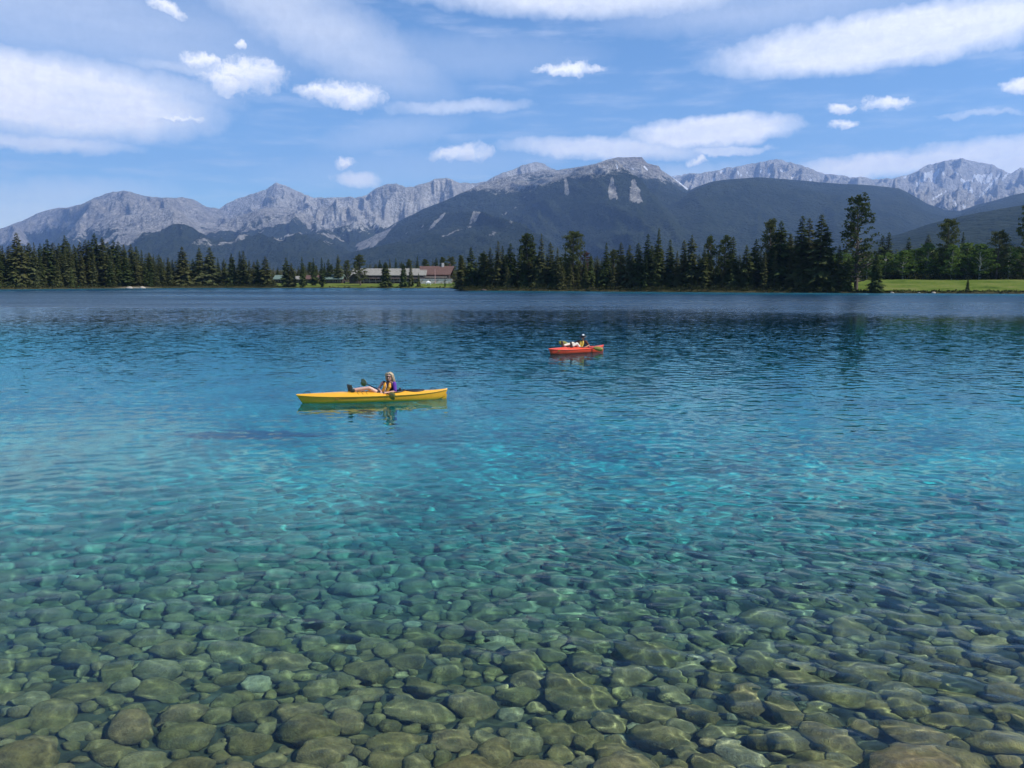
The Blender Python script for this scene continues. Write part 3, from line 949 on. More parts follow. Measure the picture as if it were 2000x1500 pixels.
def aspen_mesh(seed, H=10.0):
    g = np.random.default_rng(seed)
    P, limbs = [], []
    for i in range(80):
        f = g.uniform(0.15, 0.96)
        q = (f - 0.15) / 0.81
        Rr = H * 0.25 * math.sqrt(max(0.06, 1 - (2 * q - 0.85) ** 2)) * g.uniform(0.3, 1.05)
        a = g.uniform(0, 2 * PI)
        c = np.array([math.cos(a) * Rr, math.sin(a) * Rr, H * f])
        clump(P, c, H * 0.062, 26, H * 0.019, g, 0.8)
        if i % 3 == 0:
            limbs.append(tube([np.array([0, 0, H * (f - 0.14)]), c * np.array([.5, .5, 1]) - np.array([0, 0, H * .05]), c], [0.006 * H, 0.004 * H, 0.002 * H], 4))
    tv = tube([(g.normal(0, .004 * H), g.normal(0, .004 * H), H * f - (0.3 if f == 0 else 0)) for f in np.linspace(0, 0.9, 7)], [H * (0.013 * (1 - f) + 0.003) for f in np.linspace(0, .9, 7)], 6)
    return tris_mesh('crown', np.array([[np.asarray(q, float) for q in p] for p in P]), M_ASPEN), mesh_py('trunk', *merge([tv] + limbs), mat=M_PALEBARK)

def trunk_me(H=10.0):
    v, f = tube([(0, 0, -0.4), (0, 0, H * .3), (0, 0, H * .93)], [H * .016, H * .012, H * .002], 6)
    return mesh_py('trunk', v, f, M_BARK)

TRUNK = trunk_me()
SPR = [spruce_mesh(100 + i, width=[.21, .24, .18, .27, .23, .20, .25, .29][i], bare=[.03, .06, .02, .04, .10, .05, .03, .02][i],
                   power=[.8, .7, .85, .75, .65, .9, .6, .7][i], ragged=[.3, .5, .25, .4, .6, .35, .5, .3][i]) for i in range(8)]
SLIM = [spruce_mesh(130 + i, width=[.145, .165, .13][i], bare=[.04, .08, .03][i], power=.62, ragged=.5, density=.9) for i in range(3)]
BUSHY = [spruce_mesh(140 + i, width=.30, bare=.01, power=.55, ragged=.4, density=1.3) for i in range(2)]
SMALL = [spruce_mesh(150 + i, width=.30, bare=.01, power=.8, ragged=.3, density=1.1) for i in range(2)]
PINE = [pine_mesh(160 + i, width=.17, start=.16, n_br=70, cl=26) for i in range(3)]
ROUND = [pine_mesh(170 + i, width=.20, start=.22, n_br=80, shape='round', cl=26, mat=M_PINE) for i in range(2)]
GIANT = [pine_mesh(181, width=.175, start=.08, n_br=100, cl=13, gap=0.8, cr=0.027)]
ASPEN = [aspen_mesh(190 + i) for i in range(4)]
REDS = [pine_mesh(198, width=.17, start=.25, n_br=36, mat=M_RED, shape='round')]

tree_rng = random.Random(99)
def add_tree(kind, px, top, d, label, group, wide=1.0, base_drop=0.0):
    """a tree whose foot stands d metres behind the shore line in column px and whose tip reaches row top"""
    r = tree_rng
    D = float(shore_D(px)) + d
    z = float(ground_z(px, d)) - base_drop
    x = (px - 1000) / FPX * D
    H = at_dist(px, top, D).z - z
    if H < 1.0: return None
    fam = {'spruce': SPR, 'slim': SLIM, 'bushy': BUSHY, 'small': SMALL, 'pine': PINE, 'round': ROUND, 'giant': GIANT, 'aspen': ASPEN, 'dead': REDS}[kind]
    k = fam[r.randrange(len(fam))]
    crown, trunk = k if isinstance(k, tuple) else (k, TRUNK)
    if kind == 'aspen': wide *= 1.45
    name = {'pine': 'pine_tree', 'round': 'pine_tree', 'giant': 'pine_tree', 'aspen': 'aspen_tree', 'dead': 'pine_tree'}.get(kind, 'spruce_tree')
    cat = {'pine_tree': 'pine', 'aspen_tree': 'aspen', 'spruce_tree': 'spruce'}[name]
    root = empty(name, (x, D, z), r.uniform(0, 2 * PI), label, cat, group)
    s = H / 10.0
    w = s * wide * r.uniform(0.92, 1.08)
    root.scale = (w, w, s)
    for nm, me in (('trunk', trunk), ('crown', crown)):
        o = bpy.data.objects.new(nm, me)
        C.objects.link(o)
        o.parent = root
    return root

G_LEFT = 'spruces of the dense stand on the left shore'
G_MID = 'spruces along the low shore between the stand and the lodges'
G_BACK = 'trees rising behind the lodge roofs'
G_CEN = 'conifers of the dark stand in the centre and right'
G_RIGHT = 'aspens behind the lawn'

# --- trees one can pick out
SAL = [
 # kind, px, top row, d behind shore, width factor, label
 ('spruce', 45, 453, 8, 1.05, 'tallest spruce near the left frame edge with a broad ragged tip'),
 ('spruce', 104, 466, 10, 1.0, 'pointed spruce standing clear of its neighbours in the left stand'),
 ('spruce', 138, 458, 12, 1.0, 'dark spruce with a sharp tip, second peak of the left stand'),
 ('spruce', 195, 455, 12, 1.25, 'spruce with a blunt doubled tip in the middle of the left stand'),
 ('slim', 210, 462, 8, 1.2, 'slender brownish spruce at the highest part of the left stand'),
 ('small', 4, 525, 2, 0.55, 'small light green spruce at the water at the left frame edge'),
 ('small', 80, 522, 2, 0.5, 'small pale spruce in front of the dark left stand, first from left'),
 ('small', 122, 505, 3, 0.6, 'conical spruce reaching the waterline in the left stand'),
 ('small', 147, 515, 2, 0.5, 'young light green spruce at the water before the left stand'),
 ('slim', 222, 500, 2, 1.2, 'low olive green spruce in front of the left stand above the pale beach'),
 ('bushy', 300, 532, 2, 0.7, 'rounded low spruce leaning over the end of the pale beach'),
 ('spruce', 363, 481, 8, 1.3, 'tall spruce just past the end of the dense left stand'),
 ('spruce', 396, 483, 8, 1.0, 'pointed spruce in the low shore row, left of a wide one'),
 ('spruce', 416, 482, 8, 1.3, 'wide dark spruce in the low shore row behind the far bay'),
 ('spruce', 458, 494, 7, 0.9, 'spruce at the right part of the low shore row, shorter of a pair'),
 ('slim', 474, 489, 6, 1.3, 'tall thin spruce with a tight tip, left of the twin one'),
 ('slim', 481, 488, 6, 1.3, 'tall thin spruce with a tight tip, right of its twin'),
 ('slim', 492, 507, 4, 1.1, 'short narrow spruce at the end of the low shore row'),
 ('spruce', 508, 506, 6, 1.1, 'spruce standing left of the first green roofed cabin'),
 ('spruce', 523, 500, 5, 1.35, 'full spruce close left of the first green roofed cabin'),
 ('spruce', 563, 502, 5, 1.0, 'tall spruce right of the first green roofed cabin'),
 ('spruce', 573, 513, 5, 1.2, 'short full spruce right of the first green roofed cabin'),
 ('spruce', 594, 500, 4, 1.05, 'spruce with long leader between the first and second cabins'),
 ('spruce', 616, 503, 18, 1.0, 'thin spruce behind the brown cabin'),
 ('slim', 632, 502, 4, 1.25, 'narrow dark spruce standing on the lawn before the cabins'),
 ('slim', 645, 505, 40, 1.5, 'bright green pine like spruce behind the cabin roof'),
 ('spruce', 664, 496, 40, 1.0, 'tall pointed spruce between the cabins and the grey roofed lodge'),
 ('pine', 706, 498, 16, 1.25, 'round topped pine standing before the left end of the grey roofed lodge'),
 ('bushy', 755, 511, 4, 1.0, 'dark bushy spruce at the water covering the middle of the grey roof'),
 ('bushy', 790, 514, 4, 0.72, 'dark bushy spruce at the water right of the similar rounder one'),
 ('spruce', 804, 509, 6, 1.1, 'spruce touching the right end of the grey roof'),
 ('small', 819, 532, 5, 0.75, 'small dark spruce just left of the brown roofed lodge'),
 ('slim', 870, 540, 3, 0.7, 'very small tree on the lawn before the brown roofed lodge'),
 ('spruce', 902, 497, 5, 1.1, 'first spruce of the dark stand beside the brown roofed lodge'),
 ('spruce', 921, 481, 8, 1.2, 'bulky spruce near the left end of the dark stand'),
 ('slim', 946, 488, 6, 1.2, 'narrow spruce left of the pointed reddish one'),
 ('slim', 958, 482, 6, 1.1, 'narrow spruce with reddish brown branches in the dark stand'),
 ('slim', 973, 469, 6, 1.15, 'needle thin spruce rising above the left part of the dark stand'),
 ('slim', 982, 478, 9, 1.1, 'thin spruce close right of the needle thin one'),
 ('spruce', 997, 474, 8, 1.1, 'evenly tapered spruce left of the broad pine'),
 ('pine', 1030, 457, 10, 1.05, 'broad pine with an uneven flat top in the dark stand'),
 ('slim', 1040, 459, 12, 1.3, 'narrow pine growing out of the back of the broad flat topped one'),
 ('spruce', 1057, 455, 6, 1.0, 'tall dense spruce right of the broad flat topped pine'),
 ('slim', 1074, 472, 8, 1.3, 'spruce between the tall dense one and the round pine'),
 ('spruce', 1088, 482, 5, 1.0, 'short dark spruce in front of the round pine'),
 ('round', 1118, 452, 12, 1.0, 'large round crowned pine in the dark stand'),
 ('dead', 1141, 492, 16, 0.9, 'pine with reddish dying needles beside the round crowned pine'),
 ('spruce', 1152, 494, 12, 0.9, 'low spruce in the dip of the dark stand'),
 ('spruce', 1182, 472, 5, 1.25, 'dark spruce with a crooked open top right of the dip'),
 ('slim', 1210, 472, 7, 1.25, 'thin spruce right of the crooked topped one'),
 ('spruce', 1227, 477, 7, 1.0, 'middling spruce between thin ones and the tallest'),
 ('spruce', 1244, 473, 6, 1.0, 'spruce two places left of the tallest of the dark stand'),
 ('slim', 1262, 455, 6, 1.3, 'slender tall spruce just left of the tallest of the dark stand'),
 ('spruce', 1283, 443, 5, 1.0, 'tallest spruce of the dark stand with a tight steeple tip'),
 ('slim', 1305, 466, 7, 1.25, 'thin spruce just right of the steeple tipped tallest one'),
 ('slim', 1332, 467, 7, 1.2, 'narrow spruce left of a fuller tall one, mid stand'),
 ('spruce', 1347, 457, 6, 1.15, 'full tall spruce in the middle right of the dark stand'),
 ('slim', 1372, 477, 5, 1.2, 'narrow low spruce before the pair of leafy pines'),
 ('round', 1384, 462, 9, 0.62, 'narrow leafy topped pine, left one of a loose trio'),
 ('pine', 1410, 461, 10, 0.9, 'greyish open pine, middle one of a loose trio'),
 ('slim', 1427, 460, 10, 1.5, 'greenish narrow pine, right one of a loose trio'),
 ('spruce', 1453, 477, 5, 1.05, 'spruce at the water right of the gap with grass behind'),
 ('slim', 1471, 465, 8, 1.35, 'narrow spruce just left of the group of tall trees'),
 ('pine', 1498, 429, 10, 0.82, 'open branched tall tree, first of the group of tall ones'),
 ('spruce', 1518, 430, 8, 1.1, 'dense tall spruce, second of the group of tall ones'),
 ('spruce', 1537, 455, 12, 0.9, 'lower spruce hidden between the tall ones'),
 ('slim', 1558, 419, 6, 1.5, 'very tall smooth outlined spruce in the group of tall ones'),
 ('slim', 1572, 424, 10, 1.2, 'thin tall spruce between the two highest of the group'),
 ('spruce', 1595, 417, 5, 1.05, 'very tall dark spruce closing the group of tall ones'),
 ('spruce', 1607, 440, 6, 0.9, 'right shoulder spruce leaning on the very tall dark one'),
 ('giant', 1667, 384, 5, 1.0, 'lone giant pine with open crooked branches at the water'),
 ('small', 1650, 500, 3, 0.75, 'dense spruce at the foot of the lone giant pine'),
 ('spruce', 1632, 478, 4, 1.0, 'thin spruce left of the lone giant pine'),
 ('small', 1621, 541, 1.5, 0.9, 'knee high dark spruce bush at the water left of the giant pine'),
 ('small', 1705, 494, 2, 0.95, 'full skirted dark spruce standing alone on the lawn edge'),
 ('small', 1884, 541, 2, 0.75, 'small dark cone shaped spruce alone at the water before the lawn'),
 ('slim', 1714, 458, 62, 1.6, 'thin dark spruce above the aspens, left of a pair'),
 ('slim', 1726, 452, 62, 1.6, 'thin dark spruce above the aspens, right of a pair'),
 ('slim', 1765, 462, 66, 1.5, 'single thin spruce tip above the aspens'),
 ('spruce', 1802, 457, 66, 1.1, 'broad spruce tip half hidden behind the aspens'),
 ('round', 1840, 428, 52, 0.85, 'tall dark rounded pine in the middle of the aspens'),
 ('spruce', 1869, 452, 60, 1.0, 'spruce close right of the tall dark rounded pine'),
 ('round', 1938, 452, 50, 0.95, 'dark round headed pine before the right end of the aspens'),
 ('giant', 1994, 398, 50, 0.9, 'huge dark pine cut by the right frame edge'),
 ('aspen', 1688, 494, 50, 1.3, 'aspen close right of the giant pine, dark below'),
 ('aspen', 1722, 490, 52, 1.2, 'bright aspen behind the full skirted spruce'),
 ('aspen', 1757, 489, 49, 1.3, 'brightest low aspen at the left of the lawn'),
 ('aspen', 1779, 484, 52, 1.2, 'yellow green aspen between two brighter ones'),
 ('aspen', 1803, 474, 54, 1.4, 'tall broad aspen left of the tall dark rounded pine'),
 ('aspen', 1851, 477, 49, 1.1, 'light aspen with pale stems right of the tall dark rounded pine'),
 ('aspen', 1880, 473, 53, 1.3, 'bright full aspen in the right half of the row'),
 ('aspen', 1905, 476, 49, 1.2, 'feathery aspen with a visible pale stem'),
 ('aspen', 1962, 478, 52, 1.2, 'grey green aspen near the right frame edge'),
 ('aspen', 1640, 488, 55, 1.3, 'aspen glowing behind the lone giant pine'),
]
for kind, px, top, d, w, lab in SAL:
    grp = G_LEFT if px < 345 else G_MID if px < 560 else G_RIGHT if kind == 'aspen' else G_CEN if px > 890 else None
    add_tree(kind, px, top, d, lab, grp, w)

# --- the packed trees around them
SAL_PX = [s[1] for s in SAL]
def fill(x0, x1, step, env, d0, d1, kinds, label, group, jit=8):
    px = x0
    while px < x1:
        top = float(np.interp(px, [e[0] for e in env], [e[1] for e in env]))
        add_tree(tree_rng.choice(kinds), px + tree_rng.uniform(-.3, .3) * step, top + tree_rng.uniform(0, jit), tree_rng.uniform(d0, d1), label, group, tree_rng.uniform(.95, 1.3))
        px += step * tree_rng.uniform(.75, 1.25)
ENV_L = [(-80, 470), (0, 474), (40, 470), (100, 472), (200, 466), (232, 465), (262, 473), (290, 484), (318, 492), (350, 504)]
fill(-30, 345, 10, ENV_L, 14, 24, ['spruce', 'slim', 'spruce'], 'one of the dark spruces packed along the ridge of the left stand', G_LEFT)
fill(-30, 342, 11, [(x, y + 9) for x, y in ENV_L], 5, 10, ['spruce', 'slim', 'slim'], 'one of the brownish green spruces packed at the front of the left stand', G_LEFT, 16)
fill(345, 505, 11, [(345, 497), (380, 496), (430, 496), (505, 505)], 10, 22, ['spruce', 'slim'], 'one of the dark spruces packed in the low shore row of the far bay', G_MID, 10)
fill(505, 900, 14, [(505, 514), (560, 516), (640, 507), (700, 506), (760, 503), (800, 497), (850, 496), (900, 490)], 66, 90, ['spruce', 'pine', 'spruce'], 'one of the green conifers rising just behind the lodges and cabins', G_BACK, 12)
ENV_C = [(900, 500), (920, 492), (960, 492), (1000, 486), (1040, 475), (1080, 488), (1130, 488), (1160, 500), (1190, 488), (1230, 486), (1280, 476), (1330, 482), (1380, 484), (1430, 482), (1455, 492), (1480, 475), (1520, 450), (1560, 446), (1610, 455)]
fill(905, 1612, 13, ENV_C, 14, 30, ['spruce', 'slim', 'spruce', 'pine'], 'one of the dark conifers packed at the back of the central stand', G_CEN, 16)
fill(900, 1600, 15, [(x, y + 18) for x, y in ENV_C], 3, 8, ['spruce', 'slim', 'bushy'], 'one of the dark spruces packed along the water of the central stand', G_CEN, 26)
fill(1615, 2040, 16, [(1615, 492), (1700, 494), (1800, 482), (1900, 482), (2040, 480)], 54, 66, ['aspen', 'aspen', 'aspen', 'spruce'], 'one of the dim trees filling the background of the aspen row', 'dim trees behind the aspens', 8)

# --- far trees that read as one mass
def far_wood():
    g = np.random.default_rng(5)
    P = []
    base = [np.array([v.co[:] for v in SLIM[1].vertices]).reshape(-1, 3, 3)]
    src = base[0][::2]
    for px in np.arange(-120, 2120, 7.0):
        if 880 < px < 1660 and g.random() < 0.3: continue
        d = g.uniform(110, 190)
        D = float(shore_D(px)) + d
        z = float(ground_z(px, d))
        top = np.interp(px, [-120, 300, 345, 540, 700, 890, 1600, 1650, 2120], [485, 492, 505, 520, 516, 505, 490, 486, 476]) + g.uniform(0, 10)
        H = at_dist(px, top, D).z - z
        s = H / 10
        a = g.uniform(0, 6.28)
        Rm = np.array([[math.cos(a) * 1.5, -math.sin(a) * 1.5, 0], [math.sin(a) * 1.5, math.cos(a) * 1.5, 0], [0, 0, 1]])
        P.append(src @ Rm.T * s + np.array([(px - 1000) / FPX * D, D, z]))
    o = link('distant_forest', tris_mesh('distant_forest', np.concatenate(P), M_SPRUCE))
    tag(o, kind='stuff')
far_wood()

# --- shore shrubs and ground cover
def shrubs():
    g = np.random.default_rng(8)
    P = []
    for px in np.arange(-80, 2080, 3.2):
        if 545 < px < 885 and g.random() < 0.75: continue
        if 235 < px < 300: continue
        right = px > 1615
        d = g.uniform(0.4, 2.0)
        D = float(shore_D(px)) + d
        h = g.uniform(0.25, 0.6) if right or 545 < px < 885 else g.uniform(0.5, 1.9)
        if 1340 < px < 1440: h *= 1.3
        c = np.array([(px - 1000) / FPX * D, D, float(ground_z(px, d)) + h * 0.35])
        clump(P, c, h, 16 if right else 26, 0.2, g, 0.7)
    # undergrowth inside the stands
    for _ in range(900):
        px = g.choice([g.uniform(-60, 345), g.uniform(345, 540), g.uniform(890, 1610)])
        d = g.uniform(3, 40)
        D = float(shore_D(px)) + d
        c = np.array([(px - 1000) / FPX * D, D, float(ground_z(px, d)) + 0.5])
        clump(P, c, g.uniform(0.8, 1.7), 20, 0.3, g, 0.8)
    for _ in range(500):
        px = g.uniform(1612, 2060)
        d = g.uniform(47, 62)
        D = float(shore_D(px)) + d
        c = np.array([(px - 1000) / FPX * D, D, float(ground_z(px, d)) + 0.9])
        clump(P, c, g.uniform(0.8, 1.8), 20, 0.3, g, 0.9)
    o = link('undergrowth', tris_mesh('undergrowth', np.array([[np.asarray(q, float) for q in p] for p in P]), M_SHRUB))
    tag(o, kind='stuff')
shrubs()
# ------------------------------------------------------------------ lodges and cabins on the far lawn
M_DARKWOOD = simple_mat('dark_brown_timber', (0.055, 0.038, 0.028), 0.8, 0.3, 1.5)
M_GREYROOF = simple_mat('weathered_grey_shingle', (0.29, 0.27, 0.225), 0.9, 0.3, 1.2)
M_BROWNROOF = simple_mat('brown_shingle', (0.135, 0.072, 0.055), 0.9, 0.25, 1.2)
M_GREENROOF = simple_mat('green_grey_shingle', (0.15, 0.21, 0.17), 0.9, 0.25, 1.2)
M_PALEWALL = simple_mat('pale_stone', (0.60, 0.56, 0.49), 0.9, 0.3, 1.6)
M_WHITE = simple_mat('white_paint', (0.80, 0.79, 0.75), 0.6, 0.08, 2.0)
M_TRIM = simple_mat('tan_trim', (0.38, 0.32, 0.25), 0.8, 0.15, 2.0)
M_PINKPOLE = simple_mat('faded_red_pole', (0.55, 0.33, 0.29), 0.7, 0.1, 2.0)
M_GLASS = simple_mat('dark_window_glass', (0.02, 0.025, 0.03), 0.08, 0.1, 2.0)

def box_vf(x0, x1, y0, y1, z0, z1):
    v = [(x, y, z) for z in (z0, z1) for y in (y0, y1) for x in (x0, x1)]
    return v, [(0, 2, 3, 1), (4, 5, 7, 6), (0, 1, 5, 4), (2, 6, 7, 3), (0, 4, 6, 2), (1, 3, 7, 5)]

def part_box(name, parent, mat, *b, bevel=0.0):
    v, f = box_vf(*b)
    o = link(name, mesh_py(name, v, f, mat, False), parent=parent)
    return o

def slab_vf(top, th):
    """a roof plane (4 corner points) given thickness th downward"""
    t4 = [Vector(p) for p in top]
    b4 = [p - Vector((0, 0, th)) for p in t4]
    v = [p[:] for p in t4 + b4]
    return v, [(0, 1, 2, 3), (7, 6, 5, 4), (0, 4, 5, 1), (1, 5, 6, 2), (2, 6, 7, 3), (3, 7, 4, 0)]

def roof_obj(parent, mat, W, Dp, ze, zr, over, extra=0.0, name='roof'):
    """gabled roof over a W x Dp plan centred on x, front at y=0; ridge along x, ridge longer than the eaves by extra"""
    x = W / 2 + over
    xr = x + extra
    yf, ym, yb = -over, Dp / 2, Dp + over
    a = slab_vf([(-x, yf, ze), (x, yf, ze), (xr, ym, zr), (-xr, ym, zr)], 0.28)
    b = slab_vf([(-xr, ym, zr), (xr, ym, zr), (x, yb, ze), (-x, yb, ze)], 0.28)
    return link(name, mesh_py(name, *merge([a, b]), mat=mat, smooth_=False), parent=parent)

def courses(roof, mat, W, Dp, ze, zr, over, n, extra=0.0):
    """shingle courses lying on the front slope"""
    for i in range(n):
        t0, t1 = i / n, (i + 1.15) / n
        if t1 > 1: t1 = 1.0
        def P(t, s, dz):
            x = (W / 2 + over + extra * t) * s
            return (x * 0.999, -over + (Dp / 2 + over) * t, ze + (zr - ze) * t + dz)
        v, f = slab_vf([P(t0, -1, .12), P(t0, 1, .12), P(t1, 1, .03), P(t1, -1, .03)], 0.02)
        link('shingle_course', mesh_py('shingle_course', v, f, mat, False), parent=roof)

def house(name, label, cat, px0, px1, y_ridge, y_eave, d, depth, roofmat, wallmat, win=4, group=None, extra=0.0, gable_end=True, n_course=5, over=0.7):
    pc = (px0 + px1) / 2
    D = float(shore_D(pc)) + d
    k = D / FPX
    W = (px1 - px0) * k - 2 * over
    z0 = float(ground_z(pc, d)) - 0.3
    ze = at_dist(pc, y_eave, D - over).z - z0
    zr = at_dist(pc, y_ridge, D + depth / 2).z - z0
    root = empty(name, ((pc - 1000) / FPX * D, D, z0), 0, label, cat, group)
    v, f = box_vf(-W / 2, W / 2, 0, depth, 0, ze - 0.05)
    # wall body with gable triangles
    g = 0.02
    v += [(-W / 2, 0, ze - .05), (-W / 2, depth, ze - .05), (-W / 2, depth / 2, zr - 0.35), (W / 2, 0, ze - .05), (W / 2, depth, ze - .05), (W / 2, depth / 2, zr - .35)]
    f += [(8, 9, 10), (11, 13, 12)]
    link('wall', mesh_py('wall', v, f, wallmat, False), parent=root)
    rf = roof_obj(root, roofmat, W, depth, ze, zr, over, extra)
    courses(rf, roofmat, W, depth, ze, zr, over, n_course, extra)
    for i in range(win):
        cx = -W / 2 + W * (i + .5) / win
        w = min(1.1, W / win * .32)
        fr = part_box('window', root, M_TRIM, cx - w, cx + w, -0.06, 0.02, ze * .38, ze * .78)
        part_box('pane', fr, M_GLASS, cx - w + .12, cx - .05, -0.085, -0.061, ze * .38 + .12, ze * .78 - .12)
        part_box('pane', fr, M_GLASS, cx + .05, cx + w - .12, -0.085, -0.061, ze * .38 + .12, ze * .78 - .12)
    return root, W, ze, zr, k

# the long grey roofed lodge
A, W, ze, zr, k = house('lodge', 'long dark timber lodge under a pale grey roof, partly hidden by bushy spruces', 'lodge', 688, 834, 524.5, 537.5, 40, 12, M_GREYROOF, M_DARKWOOD, win=12, n_course=6)
for i in range(13):
    x = -W / 2 + W * i / 12
    part_box('post', A, M_TRIM, x - .1, x + .1, -2.3, -2.08, 0, ze * .62)
part_box('railing', A, M_TRIM, -W / 2, W / 2, -2.42, -2.31, 1.15, 1.35)
part_box('veranda_floor', A, M_DARKWOOD, -W / 2, W / 2, -2.5, -0.05, 0.1, 0.45)
v, f = slab_vf([(-W / 2, -2.7, ze * .62), (W / 2, -2.7, ze * .62), (W / 2, -.02, ze * .74), (-W / 2, -.02, ze * .74)], .12)
link('veranda_roof', mesh_py('veranda_roof', v, f, M_DARKWOOD, False), parent=A)
part_box('white_pillar', A, M_WHITE, -W / 2 + 1.6, -W / 2 + 2.2, -3.0, -2.45, 0, ze * .60)
# projecting gable at its left end
gx0, gx1, gy = -W / 2 - 1.0, -W / 2 + 3.9, -4.2
gm, gz = (gx0 + gx1) / 2, ze + 0.9
v, f = box_vf(gx0 + .4, gx1 - .4, gy, -0.03, 0, ze * .78)
v += [(gx0 + .4, gy, ze * .78), (gx1 - .4, gy, ze * .78), (gm, gy, gz - .1)]
f += [(8, 9, 10)]
wing = link('gable_wing', mesh_py('gable_wing', v, f, M_DARKWOOD, False), parent=A)
a = slab_vf([(gx0, gy - .8, ze * .74), (gm, gy - .8, gz), (gm, 1.5, gz), (gx0, 1.5, ze * .74)], .2)
b = slab_vf([(gm, gy - .8, gz), (gx1, gy - .8, ze * .74), (gx1, 1.5, ze * .74), (gm, 1.5, gz)], .2)
link('wing_roof', mesh_py('wing_roof', *merge([a, b]), mat=M_GREYROOF, smooth_=False), parent=A)

# the brown roofed lodge with its terrace
B, W, ze, zr, k = house('lodge', 'large lodge with a steep brown roof, pale chimney and stone terrace wall', 'lodge', 824, 880, 520, 536.5, 44, 13, M_BROWNROOF, M_DARKWOOD, win=7, extra=1.5, n_course=7)
part_box('chimney', B, M_PALEWALL, W * .20, W * .20 + 1.0, 5.6, 6.8, zr - 1.2, zr + 1.5)
part_box('chimney', B, M_BROWNROOF, W * .48, W * .48 + .6, 7.2, 7.9, zr - 1.2, zr + 1.3)
part_box('balcony_band', B, M_TRIM, -W / 2 + .4, W / 2 - .6, -1.25, -.9, ze - 1.25, ze - 0.85)
for i in range(8):
    x = -W / 2 + .5 + (W - 1.2) * i / 7
    part_box('post', B, M_DARKWOOD, x - .12, x + .12, -1.2, -1.0, 0.9, ze - 1.26)
T0 = -W / 2 - 1.6
terr = part_box('terrace_wall', B, M_PALEWALL, T0, W / 2 + 2.0, -6.2, -5.6, 0, 2.05)
for i in range(18):
    x = T0 + (W + 3.6) * (i + .02) / 18
    for j in range(3):
        sx = x + (0.35 if j % 2 else 0)
        part_box('stone', terr, M_PALEWALL if (i * 3 + j) % 4 else M_TRIM, sx + .03, sx + (W + 3.6) / 18 - .03, -6.27, -6.19, .12 + j * .62, .12 + j * .62 + .56)
part_box('terrace_coping', B, M_WHITE, T0 - .1, W / 2 + 2.1, -6.4, -5.5, 2.05, 2.22)
part_box('terrace_floor', B, M_TRIM, T0, W / 2 + 2.0, -5.6, -.03, 1.6, 1.8)

# green and brown cabins
house('cabin', 'green roofed cabin standing next to the grey roofed lodge', 'cabin', 636, 673, 536.5, 545, 38, 8, M_GREENROOF, M_DARKWOOD, 3, n_course=4)
c2, W2, ze2, zr2, k2 = house('cabin', 'brown roofed cabin in shade between spruces, left of the green roofed pair', 'cabin', 598, 626, 538, 545, 40, 8, M_BROWNROOF, M_DARKWOOD, 3, n_course=4)
house('cabin', 'grey roofed cabin glimpsed between two tall spruces', 'cabin', 577, 592, 539.5, 545.5, 42, 7, M_GREYROOF, M_DARKWOOD, 2, n_course=3)
c3, W3, ze3, zr3, k3 = house('cabin', 'leftmost cabin with a low green grey roof at the edge of the far lawn', 'cabin', 537, 561, 537.5, 545, 36, 7, M_GREENROOF, M_DARKWOOD, 2, n_course=4)

def far_thing(name, px, d, label, cat):
    D = float(shore_D(px)) + d
    return empty(name, ((px - 1000) / FPX * D, D, float(ground_z(px, d))), 0, label, cat)
t = far_thing('flagpole', 851, 34, 'tall faded pink flagpole standing before the brown roofed lodge', 'flagpole')
v, f = tube([(0, 0, 0), (0, 0, 3), (0, 0, 6.3)], [.14, .12, .08], 8)
link('pole', mesh_py('pole', v, f, M_PINKPOLE), parent=t)
v, f = ico(2)
link('finial', mesh_np('finial', v * .16 + np.array([0, 0, 6.4]), f), M_PINKPOLE, parent=t)
t = far_thing('canopy_tent', 838, 22, 'small white canopy tent on the lawn below the terrace wall', 'tent')
ap = (0, 0, 1.9)
cs = [(-.95, -.95, 1.25), (.95, -.95, 1.25), (.95, .95, 1.25), (-.95, .95, 1.25)]
vv = cs + [ap] + [(x, y, z - .45) for x, y, z in cs]
link('roof', mesh_py('roof', vv, [(0, 1, 4), (1, 2, 4), (2, 3, 4), (3, 0, 4), (0, 5, 6, 1), (1, 6, 7, 2), (2, 7, 8, 3), (3, 8, 5, 0)], M_WHITE, False), parent=t)
for x, y, z in cs:
    part_box('leg', t, M_WHITE, x - .04, x + .04, y - .04, y + .04, -.1, 1.2)

# pale rocks at the waterline
def shore_rock(px, w, label, mat=None):
    D = float(shore_D(px)) + 0.1
    me = bpy.data.meshes.new('rock')
    v, f = stone_shape(2, int(px), 0.6)
    me = mesh_np('rock', v * np.array([w * .5, w * .4, w * .28]), f)
    me.materials.append(mat or M_PALEWALL)
    o = link('rock', me, loc=((px - 1000) / FPX * D, D - .2, 0.1))
    tag(o, label, 'rock')
shore_rock(1737, 1.0, 'pale rock at the waterline right of the full skirted spruce', M_TRIM)
shore_rock(1818, 1.3, 'larger pale rock at the waterline below the tall rounded pine', M_TRIM)
shore_rock(1790, 0.8, 'small grey rock at the waterline before the open lawn', M_GREYROOF)
shore_rock(258, 3.2, 'long pale rock at the left end of the small beach', M_TRIM)
shore_rock(283, 2.6, 'pale rock at the right end of the small beach', M_TRIM)
shore_rock(945, 2.0, 'grey rock lying at the foot of the central stand', M_DARKWOOD)
